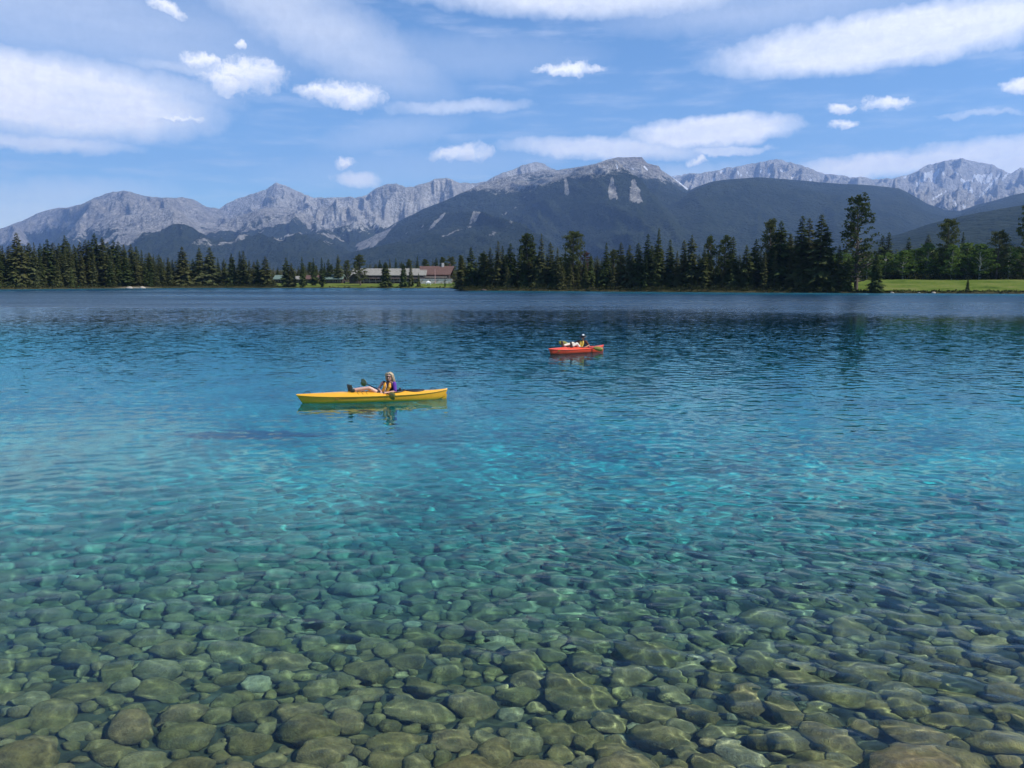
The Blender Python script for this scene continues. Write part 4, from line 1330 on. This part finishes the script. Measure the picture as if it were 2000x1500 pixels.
# ------------------------------------------------------------------ kayaks and paddlers
M_YELLOW = simple_mat('yellow_plastic', (0.88, 0.43, 0.025), 0.32, 0.06, 5.0, coat=0.3)
M_RED = simple_mat('red_plastic', (0.80, 0.085, 0.035), 0.32, 0.06, 5.0, coat=0.3)
M_BLACK = simple_mat('black_rubber', (0.018, 0.018, 0.02), 0.5, 0.2, 20.0)
M_LINE = simple_mat('dark_deck_line', (0.05, 0.035, 0.02), 0.7, 0.2, 20.0)
M_SKIN = simple_mat('fair_skin', (0.66, 0.37, 0.27), 0.5, 0.06, 12.0)
M_SKIN2 = simple_mat('tanned_skin', (0.50, 0.25, 0.15), 0.5, 0.06, 12.0)
M_ORANGE = simple_mat('orange_nylon', (0.85, 0.36, 0.03), 0.6, 0.10, 14.0, bump=0.004)
M_VESTYEL = simple_mat('yellow_nylon', (0.82, 0.50, 0.06), 0.6, 0.10, 14.0, bump=0.004)
M_DARKVEST = simple_mat('dark_maroon_nylon', (0.045, 0.02, 0.022), 0.6, 0.2, 14.0, bump=0.004)
M_PURPLE = simple_mat('purple_knit', (0.12, 0.03, 0.30), 0.8, 0.12, 10.0, bump=0.004)
M_BROWNSHIRT = simple_mat('brown_knit', (0.12, 0.045, 0.03), 0.8, 0.12, 10.0, bump=0.004)
M_WHITECLOTH = simple_mat('cream_cloth', (0.75, 0.68, 0.55), 0.8, 0.08, 8.0, bump=0.005)
M_HAIR = simple_mat('ash_blond_hair', (0.50, 0.38, 0.23), 0.5, 0.35, 26.0, bump=0.008)
M_SHOE = simple_mat('dark_green_shoe', (0.022, 0.035, 0.028), 0.6, 0.3, 16.0)
M_SHOE2 = simple_mat('dark_maroon_shoe', (0.06, 0.018, 0.02), 0.6, 0.3, 16.0)
M_SOLE = simple_mat('dark_sole', (0.045, 0.05, 0.045), 0.8, 0.2, 16.0)
M_OLIVE = simple_mat('olive_paddle_blade', (0.24, 0.22, 0.035), 0.4, 0.1, 8.0)
M_LENS = simple_mat('dark_lens', (0.02, 0.008, 0.008), 0.1, 0.1, 8.0)
M_LIPS = simple_mat('lips', (0.40, 0.12, 0.11), 0.4, 0.05, 8.0)
M_EMBLEM = simple_mat('brown_emblem', (0.30, 0.17, 0.02), 0.5, 0.3, 30.0)

def capsule(p0, p1, r0, r1, n=14, m=6):
    """tapered, round ended limb"""
    p0, p1 = Vector(p0), Vector(p1)
    d = (p1 - p0)
    if d.length < 1e-6: d = Vector((0, 0, 1e-4)); p1 = p0 + d
    d.normalize()
    a = d.orthogonal().normalized(); b = d.cross(a)
    V, F = [], []
    rings = [(p0 - d * (r0 * math.cos(t)), r0 * math.sin(t)) for t in np.linspace(0.12, PI / 2, m)] + \
            [(p1 + d * (r1 * math.cos(t)), r1 * math.sin(t)) for t in np.linspace(PI / 2, 0.12, m)]
    for c, r in rings:
        for k in range(n):
            th = 2 * PI * k / n
            V.append((c + a * (r * math.cos(th)) + b * (r * math.sin(th)))[:])
    for i in range(len(rings) - 1):
        for k in range(n):
            F.append((i * n + k, i * n + (k + 1) % n, (i + 1) * n + (k + 1) % n, (i + 1) * n + k))
    F.append(tuple(range(n))[::-1]); F.append(tuple((len(rings) - 1) * n + k for k in range(n)))
    return V, F

def ellip(c, r, rot=None, sub=3):
    v, f = ico(sub)
    v = v * np.array(r)
    if rot is not None: v = v @ np.array(rot).T
    return [tuple(p) for p in v + np.array(c)], [tuple(int(q) for q in t) for t in f]

def fused(name, pieces, mat, parent, voxel=0.012, smooth_it=3, xf=None):
    """union of overlapping pieces as one continuous surface"""
    V, F = merge(pieces)
    me = mesh_py(name, V, F)
    o = bpy.data.objects.new(name, me)
    C.objects.link(o)
    md = o.modifiers.new('r', 'REMESH'); md.mode = 'VOXEL'; md.voxel_size = voxel; md.use_smooth_shade = True
    sm = o.modifiers.new('s', 'SMOOTH'); sm.iterations = smooth_it; sm.factor = 0.5
    dg = bpy.context.evaluated_depsgraph_get()
    me2 = bpy.data.meshes.new_from_object(o.evaluated_get(dg))
    bpy.data.objects.remove(o); bpy.data.meshes.remove(me)
    me2.name = name
    me2.materials.clear(); me2.materials.append(mat)
    me2.polygons.foreach_set('use_smooth', np.ones(len(me2.polygons), dtype=bool))
    return link(name, me2, parent=parent)

def kayak(name, label, L, B, mat, loc, yaw, cockpit, hatch, deck_h=0.24):
    """hull with bow towards +x, built as lofted stations; z=0 is the waterline"""
    root = empty(name, loc, yaw, label, 'kayak')
    ns, nu = 121, 13
    cx, crx, cry = cockpit
    def half(s): return B / 2 * max(0.0, 1 - abs(s) ** 2.3) ** 0.85 + 0.006
    def sheer(s): return deck_h * (0.74 + 0.20 * abs(s) ** 2.6 + (0.06 if s > 0 else 0.22) * abs(s) ** 6)
    def keel(s): return -0.11 + (0.125 if s > 0 else 0.22) * abs(s) ** (7 if s > 0 else 9)
    def crown(s, u): return 0.105 * (1 - abs(u) ** 2.4) * (1 - 0.75 * abs(s) ** 2) + (0.05 * (1 - abs(u)) * max(0, s) * (1 - max(0, s)) * 2)
    # hull
    V, F = [], []
    prof = [(0.0, 0.0), (0.32, 0.02), (0.60, 0.09), (0.80, 0.24), (0.92, 0.46), (0.985, 0.74), (1.0, 1.0)]
    row = [(-w, h) for w, h in prof[::-1]] + prof[1:]
    for i in range(ns):
        s = -1 + 2 * i / (ns - 1)
        rake = 0.10 * (1 if s > 0 else 0.4)
        for w, h in row:
            x = s * L / 2 - (1 - h) * rake * L * 0.35 * abs(s) ** 10 * (1 if s > 0 else -1)
            V.append((x, w * half(s), keel(s) + (sheer(s) - keel(s)) * h))
    n = len(row)
    for i in range(ns - 1):
        for j in range(n - 1):
            F.append((i * n + j, (i + 1) * n + j, (i + 1) * n + j + 1, i * n + j + 1))
    link('hull', mesh_py('hull', V, F, mat), parent=root)
    # deck with the cockpit left open
    V, F = [], []
    us = np.linspace(-1, 1, 15)
    for i in range(ns):
        s = -1 + 2 * i / (ns - 1)
        for u in us:
            V.append((s * L / 2, u * (half(s) + 0.012), sheer(s) + crown(s, u) + 0.004))
    n = len(us)
    for i in range(ns - 1):
        for j in range(n - 1):
            q = [i * n + j, (i + 1) * n + j, (i + 1) * n + j + 1, i * n + j + 1]
            mx = sum(V[a][0] for a in q) / 4; my = sum(V[a][1] for a in q) / 4
            if ((mx - cx) / crx) ** 2 + (my / cry) ** 2 < 0.93: continue
            F.append(q)
    link('deck', mesh_py('deck', V, F, mat), parent=root)
    def on_deck(x, y):
        s = 2 * x / L
        return sheer(s) + crown(s, y / half(s)) + 0.004
    # gunwale seam
    for sgn in (-1, 1):
        pts = [(s * L / 2, sgn * (half(s) + 0.012), sheer(s) + .002) for s in np.linspace(-.985, .985, 60)]
        v, f = tube(pts, [.011] * 60, 6)
        link('seam', mesh_py('seam', v, f, mat), parent=root)
    # coaming and cockpit well
    pts = [(cx + crx * math.cos(a), cry * math.sin(a), on_deck(cx + crx * math.cos(a), cry * math.sin(a)) + .02) for a in np.linspace(0, 2 * PI, 41)]
    v, f = tube(pts, [.024] * 41, 8)
    link('coaming', mesh_py('coaming', v, f, M_BLACK), parent=root)
    v, f = [], []
    for k, (sc, z) in enumerate([(1.02, None), (.95, .12), (.85, .02), (.5, -.02), (.01, -.02)]):
        for a in np.linspace(0, 2 * PI, 33)[:-1]:
            x, y = cx + crx * sc * math.cos(a), cry * sc * math.sin(a)
            v.append((x, y, on_deck(x, y) if z is None else z))
    for k in range(4):
        for a in range(32):
            f.append((k * 32 + a, k * 32 + (a + 1) % 32, (k + 1) * 32 + (a + 1) % 32, (k + 1) * 32 + a))
    link('cockpit_well', mesh_py('cockpit_well', v, f, M_BLACK), parent=root)
    pieces = [capsule((cx - crx * .62, -.13, .20), (cx - crx * .62, .13, .20), .045, .045), capsule((cx - crx * .70, -.13, .34), (cx - crx * .70, .13, .34), .035, .035),
              ellip((cx - crx * .66, 0, .27), (.04, .17, .10))]
    fused('seat_back', pieces, M_BLACK, root, .015)
    # rear hatch
    hx, hrx, hry = hatch
    v, f = [], []
    for sc, dz in ((1, 0), (1, .022), (.9, .034), (.01, .040)):
        for a in np.linspace(0, 2 * PI, 29)[:-1]:
            x, y = hx + hrx * sc * math.cos(a), hry * sc * math.sin(a)
            v.append((x, y, on_deck(x, y) + dz))
    for k in range(3):
        for a in range(28):
            f.append((k * 28 + a, k * 28 + (a + 1) % 28, (k + 1) * 28 + (a + 1) % 28, (k + 1) * 28 + a))
    link('hatch_cover', mesh_py('hatch_cover', v, f, M_BLACK), parent=root)
    # carry toggles
    for s in (.86, -.80):
        x = s * L / 2
        z = on_deck(x, 0)
        v, f = tube([(x - .10, 0, z), (x - .07, 0, z + .045), (x, 0, z + .06), (x + .07, 0, z + .045), (x + .10, 0, z)], [.011] * 5, 6)
        link('carry_handle', mesh_py('carry_handle', v, f, M_BLACK), parent=root)
    # skeg under the stern
    pts = [(-L * .475, .16), (-L * .497, .14), (-L * .492, -.03), (-L * .47, -.06), (-L * .455, .04)]
    v = [(x, y, z) for y in (-.014, .014) for x, z in pts]
    f = [(0, 1, 2, 3, 4), (9, 8, 7, 6, 5)] + [(i, i + 5, (i + 1) % 5 + 5, (i + 1) % 5) for i in range(5)]
    link('skeg', mesh_py('skeg', v, f, mat, False), parent=root)
    # bungees on the front deck and the side lines
    for sgn in (-1, 1):
        pts = [(x, sgn * (half(2 * x / L) * 1.0 + .022), sheer(2 * x / L) - .045) for x in np.linspace(cx + crx + .55, cx + crx + 1.05, 6) if 2 * x / L < .9]
        if len(pts) > 3:
            v, f = tube(pts, [.005] * len(pts), 5)
            link('deck_line', mesh_py('deck_line', v, f, M_LINE), parent=root)
            v, f = box_vf(pts[-1][0] + .02, pts[-1][0] + .14, sgn * (half(2 * pts[-1][0] / L) + .012) - .004, sgn * (half(2 * pts[-1][0] / L) + .012) + .004, pts[-1][2] - .03, pts[-1][2] + .03)
            link('emblem', mesh_py('emblem', v, f, M_EMBLEM, False), parent=root)
    for k in range(3):
        x = cx + crx + .22 + .13 * k
        if 2 * x / L > .85: continue
        hb = half(2 * x / L) * .8
        pts = [(x + .05 * math.sin(y / hb * 3), y, on_deck(x, y) + .006) for y in np.linspace(-hb, hb, 9)]
        v, f = tube(pts, [.006] * 9, 5)
        link('bungee', mesh_py('bungee', v, f, M_BLACK), parent=root)
    return root, on_deck

def paddle(label, loc_pts, parent_m, blade_len=.48):
    """p0, p1: shaft end points in kayak space"""
    p0, p1 = Vector(loc_pts[0]), Vector(loc_pts[1])
    mid = (p0 + p1) / 2
    root = empty('paddle', parent_m @ mid, 0, label, 'paddle')
    root.rotation_euler = (parent_m.to_3x3()).to_euler()
    a, b = p0 - mid, p1 - mid
    d = (b - a).normalized()
    v, f = tube([a, (a + b) / 2, b], [.015] * 3, 8)
    link('shaft', mesh_py('shaft', v, f, M_BLACK), parent=root)
    for e, dd in ((a, -d), (b, d)):
        side = Vector((0, SG * -0.35, 1)); side = (side - dd * side.dot(dd)).normalized()
        nrm = side.cross(dd)
        V = []
        prof = [(0, .02), (.12, .065), (.3, .10), (.6, .115), (.85, .10), (1.0, .06)]
        for t, w in prof:
            c = e + dd * (t * blade_len - .04)
            for u, q in ((-1, .012), (0, -.006), (1, .012)):
                V.append((c + side * (w * u) + nrm * (q + .004))[:])
            for u, q in ((-1, .012), (0, -.006), (1, .012)):
                V.append((c + side * (w * u) + nrm * (q - .004))[:])
        F = []
        for i in range(len(prof) - 1):
            o, p = i * 6, (i + 1) * 6
            F += [(o, o + 1, p + 1, p), (o + 1, o + 2, p + 2, p + 1), (o + 4, o + 3, p + 3, p + 4), (o + 5, o + 4, p + 4, p + 5), (o + 2, o + 5, p + 5, p + 2), (o + 3, o, p, p + 3)]
        F += [(0, 3, 4, 1), (1, 4, 5, 2)]
        o = (len(prof) - 1) * 6
        F += [(o, o + 1, o + 4, o + 3), (o + 1, o + 2, o + 5, o + 4)]
        link('blade', mesh_py('blade', V, F, M_OLIVE), parent=root)
    return root

def hand(wrist, direction, palm_n, grip, sc=1.0):
    """palm, four fingers curled round a bar passing through grip direction, thumb against them"""
    w = Vector(wrist); d = Vector(direction).normalized(); n = Vector(palm_n).normalized()
    s = d.cross(n).normalized()
    P = [capsule(w, w + d * .07 * sc, .028 * sc, .036 * sc)]
    pal = w + d * .085 * sc
    P.append(ellip(w + d * .055 * sc, (.04 * sc, .04 * sc, .022 * sc), Matrix((s, d, n)).transposed()))
    for i, (off, ln) in enumerate(((-.033, .88), (-.011, 1.0), (.011, .94), (.033, .76))):
        a = pal + s * off * sc
        b = a + (d * .6 + n * .35).normalized() * .034 * ln * sc
        c = b + (d * -.05 + n * 1.0).normalized() * .027 * ln * sc
        e = c + (d * -.9 + n * .35).normalized() * .022 * ln * sc
        P += [capsule(a, b, .0092 * sc, .0088 * sc, 8, 3), capsule(b, c, .0088 * sc, .0082 * sc, 8, 3), capsule(c, e, .0082 * sc, .0074 * sc, 8, 3)]
    t0 = w + d * .025 * sc - s * .034 * sc
    t1 = t0 + (d * .5 - s * .35 + n * .8).normalized() * .036 * sc
    t2 = t1 + (d * .55 + s * .5 + n * .3).normalized() * .030 * sc
    P += [capsule(t0, t1, .0125 * sc, .011 * sc, 8, 3), capsule(t1, t2, .0105 * sc, .009 * sc, 8, 3)]
    return P

def head_pieces(c, face, sc=1.0):
    """c: centre of the head, face: unit vector the face looks along"""
    f = Vector(face).normalized(); u = (Vector((0, 0, 1)) - f * f.z).normalized(); s = u.cross(f)
    Mx = Matrix((f, s, u)).transposed()
    c = Vector(c)
    at = lambda a, b, h: c + (f * a + s * b + u * h) * sc
    P = [ellip(at(-.012, 0, .03), (.094 * sc, .076 * sc, .088 * sc), Mx), ellip(at(.022, 0, -.045), (.066 * sc, .058 * sc, .070 * sc), Mx),
         capsule(at(.055, 0, -.095), at(.06, 0, -.09), .026 * sc, .024 * sc),
         capsule(at(.088, 0, .012), at(.112, 0, -.022), .011 * sc, .015 * sc, 8, 4),
         ellip(at(.075, 0, .035), (.020 * sc, .050 * sc, .012 * sc), Mx),
         ellip(at(.083, 0, -.058), (.014 * sc, .026 * sc, .012 * sc), Mx)]
    for q in (-1, 1):
        P.append(ellip(at(-.005, .078 * q, -.008), (.020 * sc, .009 * sc, .032 * sc), Mx, 2))
        P.append(ellip(at(.062, .034 * q, -.025), (.024 * sc, .022 * sc, .022 * sc), Mx, 2))
    return P, at, Mx

# ================= the yellow kayak =================
def waterpoint(px, py): return on_level(px, py, 0.0)
bowp, sternp = waterpoint(586, 790.5), waterpoint(868, 781)
axis = (bowp - sternp); axis.z = 0
yaw = math.atan2(axis.y, axis.x)
side_off = Vector((0, 0.33, 0))
cen = (waterpoint(578, 791) + waterpoint(868, 781)) / 2 + side_off
LY = (waterpoint(574, 791) - waterpoint(868.5, 781)).length * 1.015
ky, deckY = kayak('kayak', 'long yellow kayak with black rear hatch, the nearer of the two boats', LY, 0.66, M_YELLOW, (cen.x, cen.y, 0.0), yaw, (-0.50, 0.46, 0.235), (-1.27, 0.30, 0.17), 0.25)
MY = Matrix.Translation((cen.x, cen.y, 0)) @ Matrix.Rotation(yaw, 4, 'Z')
# camera lies towards local +y when the bow points left; find the sign
cam_local = MY.inverted() @ Vector((0, 0, 3.7))
SG = 1.0 if cam_local.y > 0 else -1.0
def L3(x, y, z): return Vector((x, SG * y, z))       # y > 0: towards the camera

def woman():
    hx = -0.34                                          # hips in kayak space
    hip = L3(hx, 0, .13); waist = L3(hx - .07, 0, .27); chest = L3(hx - .14, .01, .44); neck0 = L3(hx - .17, .02, .575); headc = L3(hx - .165, .035, .735)
    shN, shF = L3(hx - .29, .12, .525), L3(hx + .04, -.11, .535)     # near and far shoulders, chest turned a little to the camera
    elN, wrN = L3(hx - .31, .21, .30), L3(hx - .06, .25, .275)
    elF, wrF = L3(hx + .17, -.10, .36), L3(hx + .12, .12, .30)
    hN, hF = L3(hx + .02, .09, .13), L3(hx + .02, -.09, .13)
    kN, kF = L3(hx + .47, .12, .415), L3(hx + .49, -.07, .385)
    aN, aF = L3(hx + .93, .10, .36), L3(hx + .99, -.05, .355)
    P = [capsule(hip + L3(0, .07, 0), hip + L3(0, -.07, 0), .115, .115), capsule(hip, waist, .125, .108), capsule(waist, chest, .108, .125),
         ellip(chest, (.105, .155, .12)), capsule(chest + L3(0, 0, .07), neck0, .07, .05), capsule(neck0, headc, .048, .046),
         capsule(shN, shF, .052, .052), capsule(chest, shN, .075, .05), capsule(chest, shF, .075, .05)]
    for a, b, c in ((shN, elN, wrN), (shF, elF, wrF)):
        P += [capsule(a, b, .046, .036), capsule(b, b + (c - b) * .35, .036, .035), capsule(b + (c - b) * .3, c, .035, .023)]
    for h, k, a in ((hN, kN, aN), (hF, kF, aF)):
        P += [capsule(h, h + (k - h) * .45, .090, .078), capsule(h + (k - h) * .4, k, .078, .054), capsule(k, k + (a - k) * .35, .052, .054), capsule(k + (a - k) * .35, a, .054, .034)]
    for a in (aN, aF):
        P.append(capsule(a, a + L3(.03, 0, -.04), .036, .034))
        P.append(capsule(a + L3(.03, 0, -.03), a + L3(.085, 0, .14), .034, .026))
    face = (L3(0.42, .88, -.08)).normalized()
    hp, at, Mx = head_pieces(headc, face, 1.08)
    P += hp
    P += hand(wrN, (wrN - elN).normalized() * .8 + L3(.1, -.1, 0), L3(0.2, -.2, -1), None)
    P += hand(wrF, (wrF - elF).normalized() * .8 + L3(.1, .2, 0), L3(0, .1, -1), None)
    body = fused('person', P, M_SKIN, None, 0.0085, 2)
    body.matrix_world = MY
    tag(body, 'woman with blond hair and sunglasses lying back with feet on the yellow deck', 'person')
    # shirt sleeves and vest
    fused('shirt', [capsule(shN, shN + (elN - shN) * .88, .064, .056), capsule(chest, shF, .07, .052), ellip(chest, (.112, .162, .122)),
                    capsule(waist, chest, .118, .13), capsule(hip, waist, .130, .118)], M_PURPLE, body, .012)
    fused('vest', [ellip(chest + L3(-.01, 0, .0), (.165, .160, .155)), capsule(waist + L3(-.01, 0, 0), chest, .140, .140), capsule(hip + L3(-.02, 0, .06), waist, .135, .135),
                   capsule(chest + L3(-.04, .10, .08), shN + L3(.03, -.06, .03), .05, .035), capsule(chest + L3(.0, -.10, .08), shF + L3(-.03, .06, .03), .05, .035)], M_DARKVEST, body, .012)
    fd = L3(.50, .80, 0).normalized(); sd = Vector((0, 0, 1)).cross(fd).normalized()
    for q, w in ((-1, .064), (1, .052)):
        cc = chest + fd * .125 + sd * (.078 * q)
        fused('front_panel', [capsule(cc + Vector((0, 0, .085)) - fd * .02 , cc + Vector((0, 0, -.01)), w * .72, w), capsule(cc, waist + fd * .122 + sd * (.056 * q), w, w * .85)], M_ORANGE, body, .010)
    zp = tube([chest + fd * .165 + Vector((0, 0, .08)), chest + fd * .172, waist + fd * .160], [.006] * 3, 6)
    link('zip', mesh_py('zip', *zp, mat=M_WHITE), parent=body)
    fused('shorts', [capsule(hN, hN + (kN - hN) * .42, .102, .094), capsule(hF, hF + (kF - hF) * .42, .102, .094), capsule(hip + L3(0, .07, 0), hip + L3(0, -.07, 0), .125, .125)], M_DARKVEST, body, .014)
    for a in (aN, aF):
        sh = fused('shoe', [capsule(a + L3(.03, 0, -.05), a + L3(.05, 0, .0), .045, .042), capsule(a + L3(.05, 0, .0), a + L3(.085, 0, .145), .041, .031), capsule(a + L3(-.01, 0, .0), a + L3(.03, 0, -.02), .046, .048)], M_SHOE, body, .012)
        fused('sole', [capsule(a + L3(.068, 0, -.07), a + L3(.085, 0, .0), .034, .031), capsule(a + L3(.085, 0, .0), a + L3(.115, 0, .150), .031, .027)], M_SOLE, sh, .012, 1)
    # hair: crown, sides and long strands blowing behind
    H = [ellip(at(-.028, 0, .045), (.104, .092, .094), Mx), ellip(at(-.060, 0, -.03), (.070, .090, .095), Mx)]
    r = random.Random(4)
    for k in range(26):
        th = r.uniform(-1, 1) * 2.0
        a = at(-.05 * math.cos(th * .5) - .02, .082 * math.sin(th), r.uniform(-.02, .06))
        b = at(-.075 - .02 * math.cos(th), .105 * math.sin(th), -.10 + r.uniform(-.02, .02))
        c = at(-.085 + r.uniform(-.03, .02), .115 * math.sin(th) + r.uniform(-.03, .03), -.20 + r.uniform(-.05, .05))
        H += [capsule(a, b, .026, .024, 8, 3), capsule(b, c, .022, .010, 8, 3)]
    for q in (-1, 1):
        H += [capsule(at(.045, .062 * q, .085), at(.02, .088 * q, -.02), .022, .020, 8, 3), capsule(at(.055, .03 * q, .105), at(.045, .066 * q, .07), .02, .02, 8, 3),
              capsule(at(.02, .090 * q, -.02), at(-.005, .100 * q, -.13), .020, .014, 8, 3)]
    H += [ellip(at(-.01, -.115, .05), (.035, .040, .05), Mx, 2), capsule(at(-.01, -.09, .09), at(-.03, -.14, .02), .03, .02, 8, 3)]
    H += [capsule(at(-.01, -.115, .07), at(-.02, -.122, -.10), .030, .020, 8, 3)]
    fused('hair', H, M_HAIR, body, .009, 1)
    g = [ellip(at(.088, .034 * q, .012), (.012, .030, .020), Mx, 2) for q in (-1, 1)]
    g += [capsule(at(.097, -.01, .018), at(.097, .01, .018), .005, .005, 6, 3)] + [capsule(at(.085, .06 * q, .018), at(0, .082 * q, .012), .005, .004, 6, 3) for q in (-1, 1)]
    link('sunglasses', mesh_py('sunglasses', *merge(g), mat=M_LENS), parent=body)
    link('lips', mesh_py('lips', *ellip(at(.096, 0, -.060), (.006, .022, .008), Mx, 2), mat=M_LIPS), parent=body)
    return wrN, wrF
wN, wF = woman()
paddle('paddle lying across the lap of the woman, olive blades over the yellow hull', (L3(-.44, .40, .235), L3(.14, -1.05, .40)), MY, .42)

# ================= the red kayak =================
bowp, sternp = waterpoint(1072, 693.5), waterpoint(1180, 687)
axis = bowp - sternp; axis.z = 0
yaw = math.atan2(axis.y, axis.x)
cen = (bowp + sternp) / 2 + Vector((0, .35, 0))
LR = axis.length * 1.0
kr, deckR = kayak('kayak', 'short red kayak floating farther out on dark water', LR, 0.70, M_RED, (cen.x, cen.y, 0.0), yaw, (-0.30, 0.44, 0.24), (-1.02, 0.16, 0.13), 0.27)
MR = Matrix.Translation((cen.x, cen.y, 0)) @ Matrix.Rotation(yaw, 4, 'Z')

def paddler():
    hx = -0.22
    hip = L3(hx, 0, .14); waist = L3(hx - .06, 0, .30); chest = L3(hx - .13, .0, .48); neck0 = L3(hx - .16, .01, .62); headc = L3(hx - .17, .02, .765)
    shN, shF = L3(hx - .22, .17, .565), L3(hx - .06, -.18, .57)
    elN, wrN = L3(hx - .36, .26, .36), L3(hx - .16, .27, .30)
    elF, wrF = L3(hx + .18, -.25, .46), L3(hx + .28, -.06, .34)
    hN, hF = L3(hx + .02, .09, .15), L3(hx + .02, -.09, .15)
    kN, kF = L3(hx + .33, .15, .47), L3(hx + .40, -.09, .48)
    aN, aF = L3(hx + .60, .15, .36), L3(hx + .98, -.08, .39)
    P = [capsule(hip + L3(0, .07, 0), hip + L3(0, -.07, 0), .115, .115), capsule(hip, waist, .125, .112), capsule(waist, chest, .112, .135), ellip(chest, (.11, .165, .13)),
         capsule(chest + L3(0, 0, .08), neck0, .075, .055), capsule(neck0, headc, .054, .05), capsule(shN, shF, .055, .055), capsule(chest, shN, .08, .055), capsule(chest, shF, .08, .055)]
    for a, b, c in ((shN, elN, wrN), (shF, elF, wrF)):
        P += [capsule(a, b, .050, .040), capsule(b, b + (c - b) * .35, .040, .039), capsule(b + (c - b) * .3, c, .038, .026)]
    for h, k, a in ((hN, kN, aN), (hF, kF, aF)):
        P += [capsule(h, h + (k - h) * .45, .090, .080), capsule(h + (k - h) * .4, k, .078, .058), capsule(k, k + (a - k) * .35, .054, .056), capsule(k + (a - k) * .35, a, .054, .036)]
        P.append(capsule(a, a + L3(.06, 0, .12), .038, .026))
    face = L3(.78, .50, -.15).normalized()
    hp, at, Mx = head_pieces(headc, face, 1.02)
    P += hp + hand(wrN, L3(.5, -.3, -.2), L3(.2, -.2, -1), None) + hand(wrF, (wrF - elF).normalized(), L3(0, .1, -1), None)
    body = fused('person', P, M_SKIN2, None, .009, 2)
    body.matrix_world = MR
    tag(body, 'person in white trousers, yellow vest and dark hat lounging in the red kayak', 'person')
    fused('shirt', [capsule(shN, shN + (elN - shN) * .7, .066, .058), capsule(shF, shF + (elF - shF) * .7, .064, .056), capsule(shN, shF, .062, .062), capsule(waist, chest, .125, .14), capsule(hip, waist, .135, .125)], M_BROWNSHIRT, body, .013)
    fused('vest', [ellip(chest, (.145, .18, .155)), capsule(waist, chest, .148, .145), capsule(hip + L3(0, 0, .08), waist, .138, .142),
                   capsule(chest + L3(-.04, .10, .08), shN + L3(.03, -.06, .03), .05, .035), capsule(chest + L3(.0, -.10, .08), shF + L3(-.03, .06, .03), .05, .035)], M_DARKVEST, body, .013)
    fd = L3(.62, .62, 0).normalized(); sd = Vector((0, 0, 1)).cross(fd).normalized()
    for q in (-1, 1):
        cc = chest + fd * .120 + sd * (.055 * q)
        fused('front_panel', [capsule(cc + Vector((0, 0, .08)) - fd * .01, cc, .045, .06), capsule(cc, waist + fd * .115 + sd * (.05 * q), .06, .05)], M_VESTYEL, body, .011)
    fused('trousers', [capsule(hip + L3(0, .07, 0), hip + L3(0, -.07, 0), .130, .130)] + [q for h, k, a in ((hN, kN, aN), (hF, kF, aF)) for q in
          (capsule(h, k, .100, .078), capsule(k, a + (k - a) * .12, .076, .062))], M_WHITECLOTH, body, .013)
    for a in (aN, aF):
        sh = fused('shoe', [capsule(a + L3(.03, 0, -.05), a + L3(.05, 0, .02), .052, .050), capsule(a + L3(.05, 0, .02), a + L3(.085, 0, .20), .050, .038)], M_SHOE2, body, .012)
        fused('sole', [capsule(a + L3(.08, 0, -.07), a + L3(.095, 0, .02), .042, .038), capsule(a + L3(.095, 0, .02), a + L3(.125, 0, .21), .038, .034)], M_SOLE, sh, .012, 1)
    # wide brimmed dark hat, its top highlight put in as a white shape
    V, F = [], []
    for rr, h in ((.200, .022), (.195, .034), (.125, .062), (.108, .070)):
        for k in range(28):
            a = 2 * PI * k / 28
            p = at(-.005 + rr * math.cos(a) * 1.05, rr * math.sin(a), h - .012 * math.cos(2 * a)); V.append(p[:])
    for rr, h in ((.108, .062), (.125, .052), (.195, .022)):
        for k in range(28):
            a = 2 * PI * k / 28
            V.append(at(-.005 + rr * math.cos(a) * 1.05, rr * math.sin(a), h - .012 * math.cos(2 * a))[:])
    for i in range(6):
        for k in range(28):
            F.append((i * 28 + k, i * 28 + (k + 1) % 28, (i + 1) * 28 + (k + 1) % 28, (i + 1) * 28 + k))
    hat = link('hat', mesh_py('hat', V, F, M_BLACK), parent=body)
    cr = link('hat_crown', mesh_py('hat_crown', *ellip(at(-.005, 0, .080), (.106, .098, .074), Mx), mat=M_BLACK), parent=hat)
    link('crown_highlight', mesh_py('crown_highlight', *ellip(at(.012, .01, .118), (.078, .072, .046), Mx), mat=M_WHITE), parent=cr)
    V, F = [], []
    for h in (.065, .105):
        for k in range(28):
            a = 2 * PI * k / 28
            V.append(at(-.005 + .114 * math.cos(a), .106 * math.sin(a), h)[:])
    F = [(k, (k + 1) % 28, 28 + (k + 1) % 28, 28 + k) for k in range(28)]
    link('hat_band', mesh_py('hat_band', V, F, M_BLACK), parent=hat)
    fused('hair', [ellip(at(-.035, 0, .02), (.085, .082, .085), Mx), capsule(at(-.06, 0, -.02), at(-.05, 0, -.08), .06, .045)], M_DARKVEST, body, .012)
    link('sunglasses', mesh_py('sunglasses', *merge([ellip(at(.088, .034 * q, .010), (.012, .030, .018), Mx, 2) for q in (-1, 1)] + [capsule(at(.085, .06 * q, .016), at(0, .084 * q, .012), .005, .004, 6, 3) for q in (-1, 1)]), mat=M_LENS), parent=body)
paddler()
paddle('paddle held low beside the red kayak with its olive blade near the stern', (L3(-.80, .40, .235), L3(.30, -.35, .44)), MR, .50)
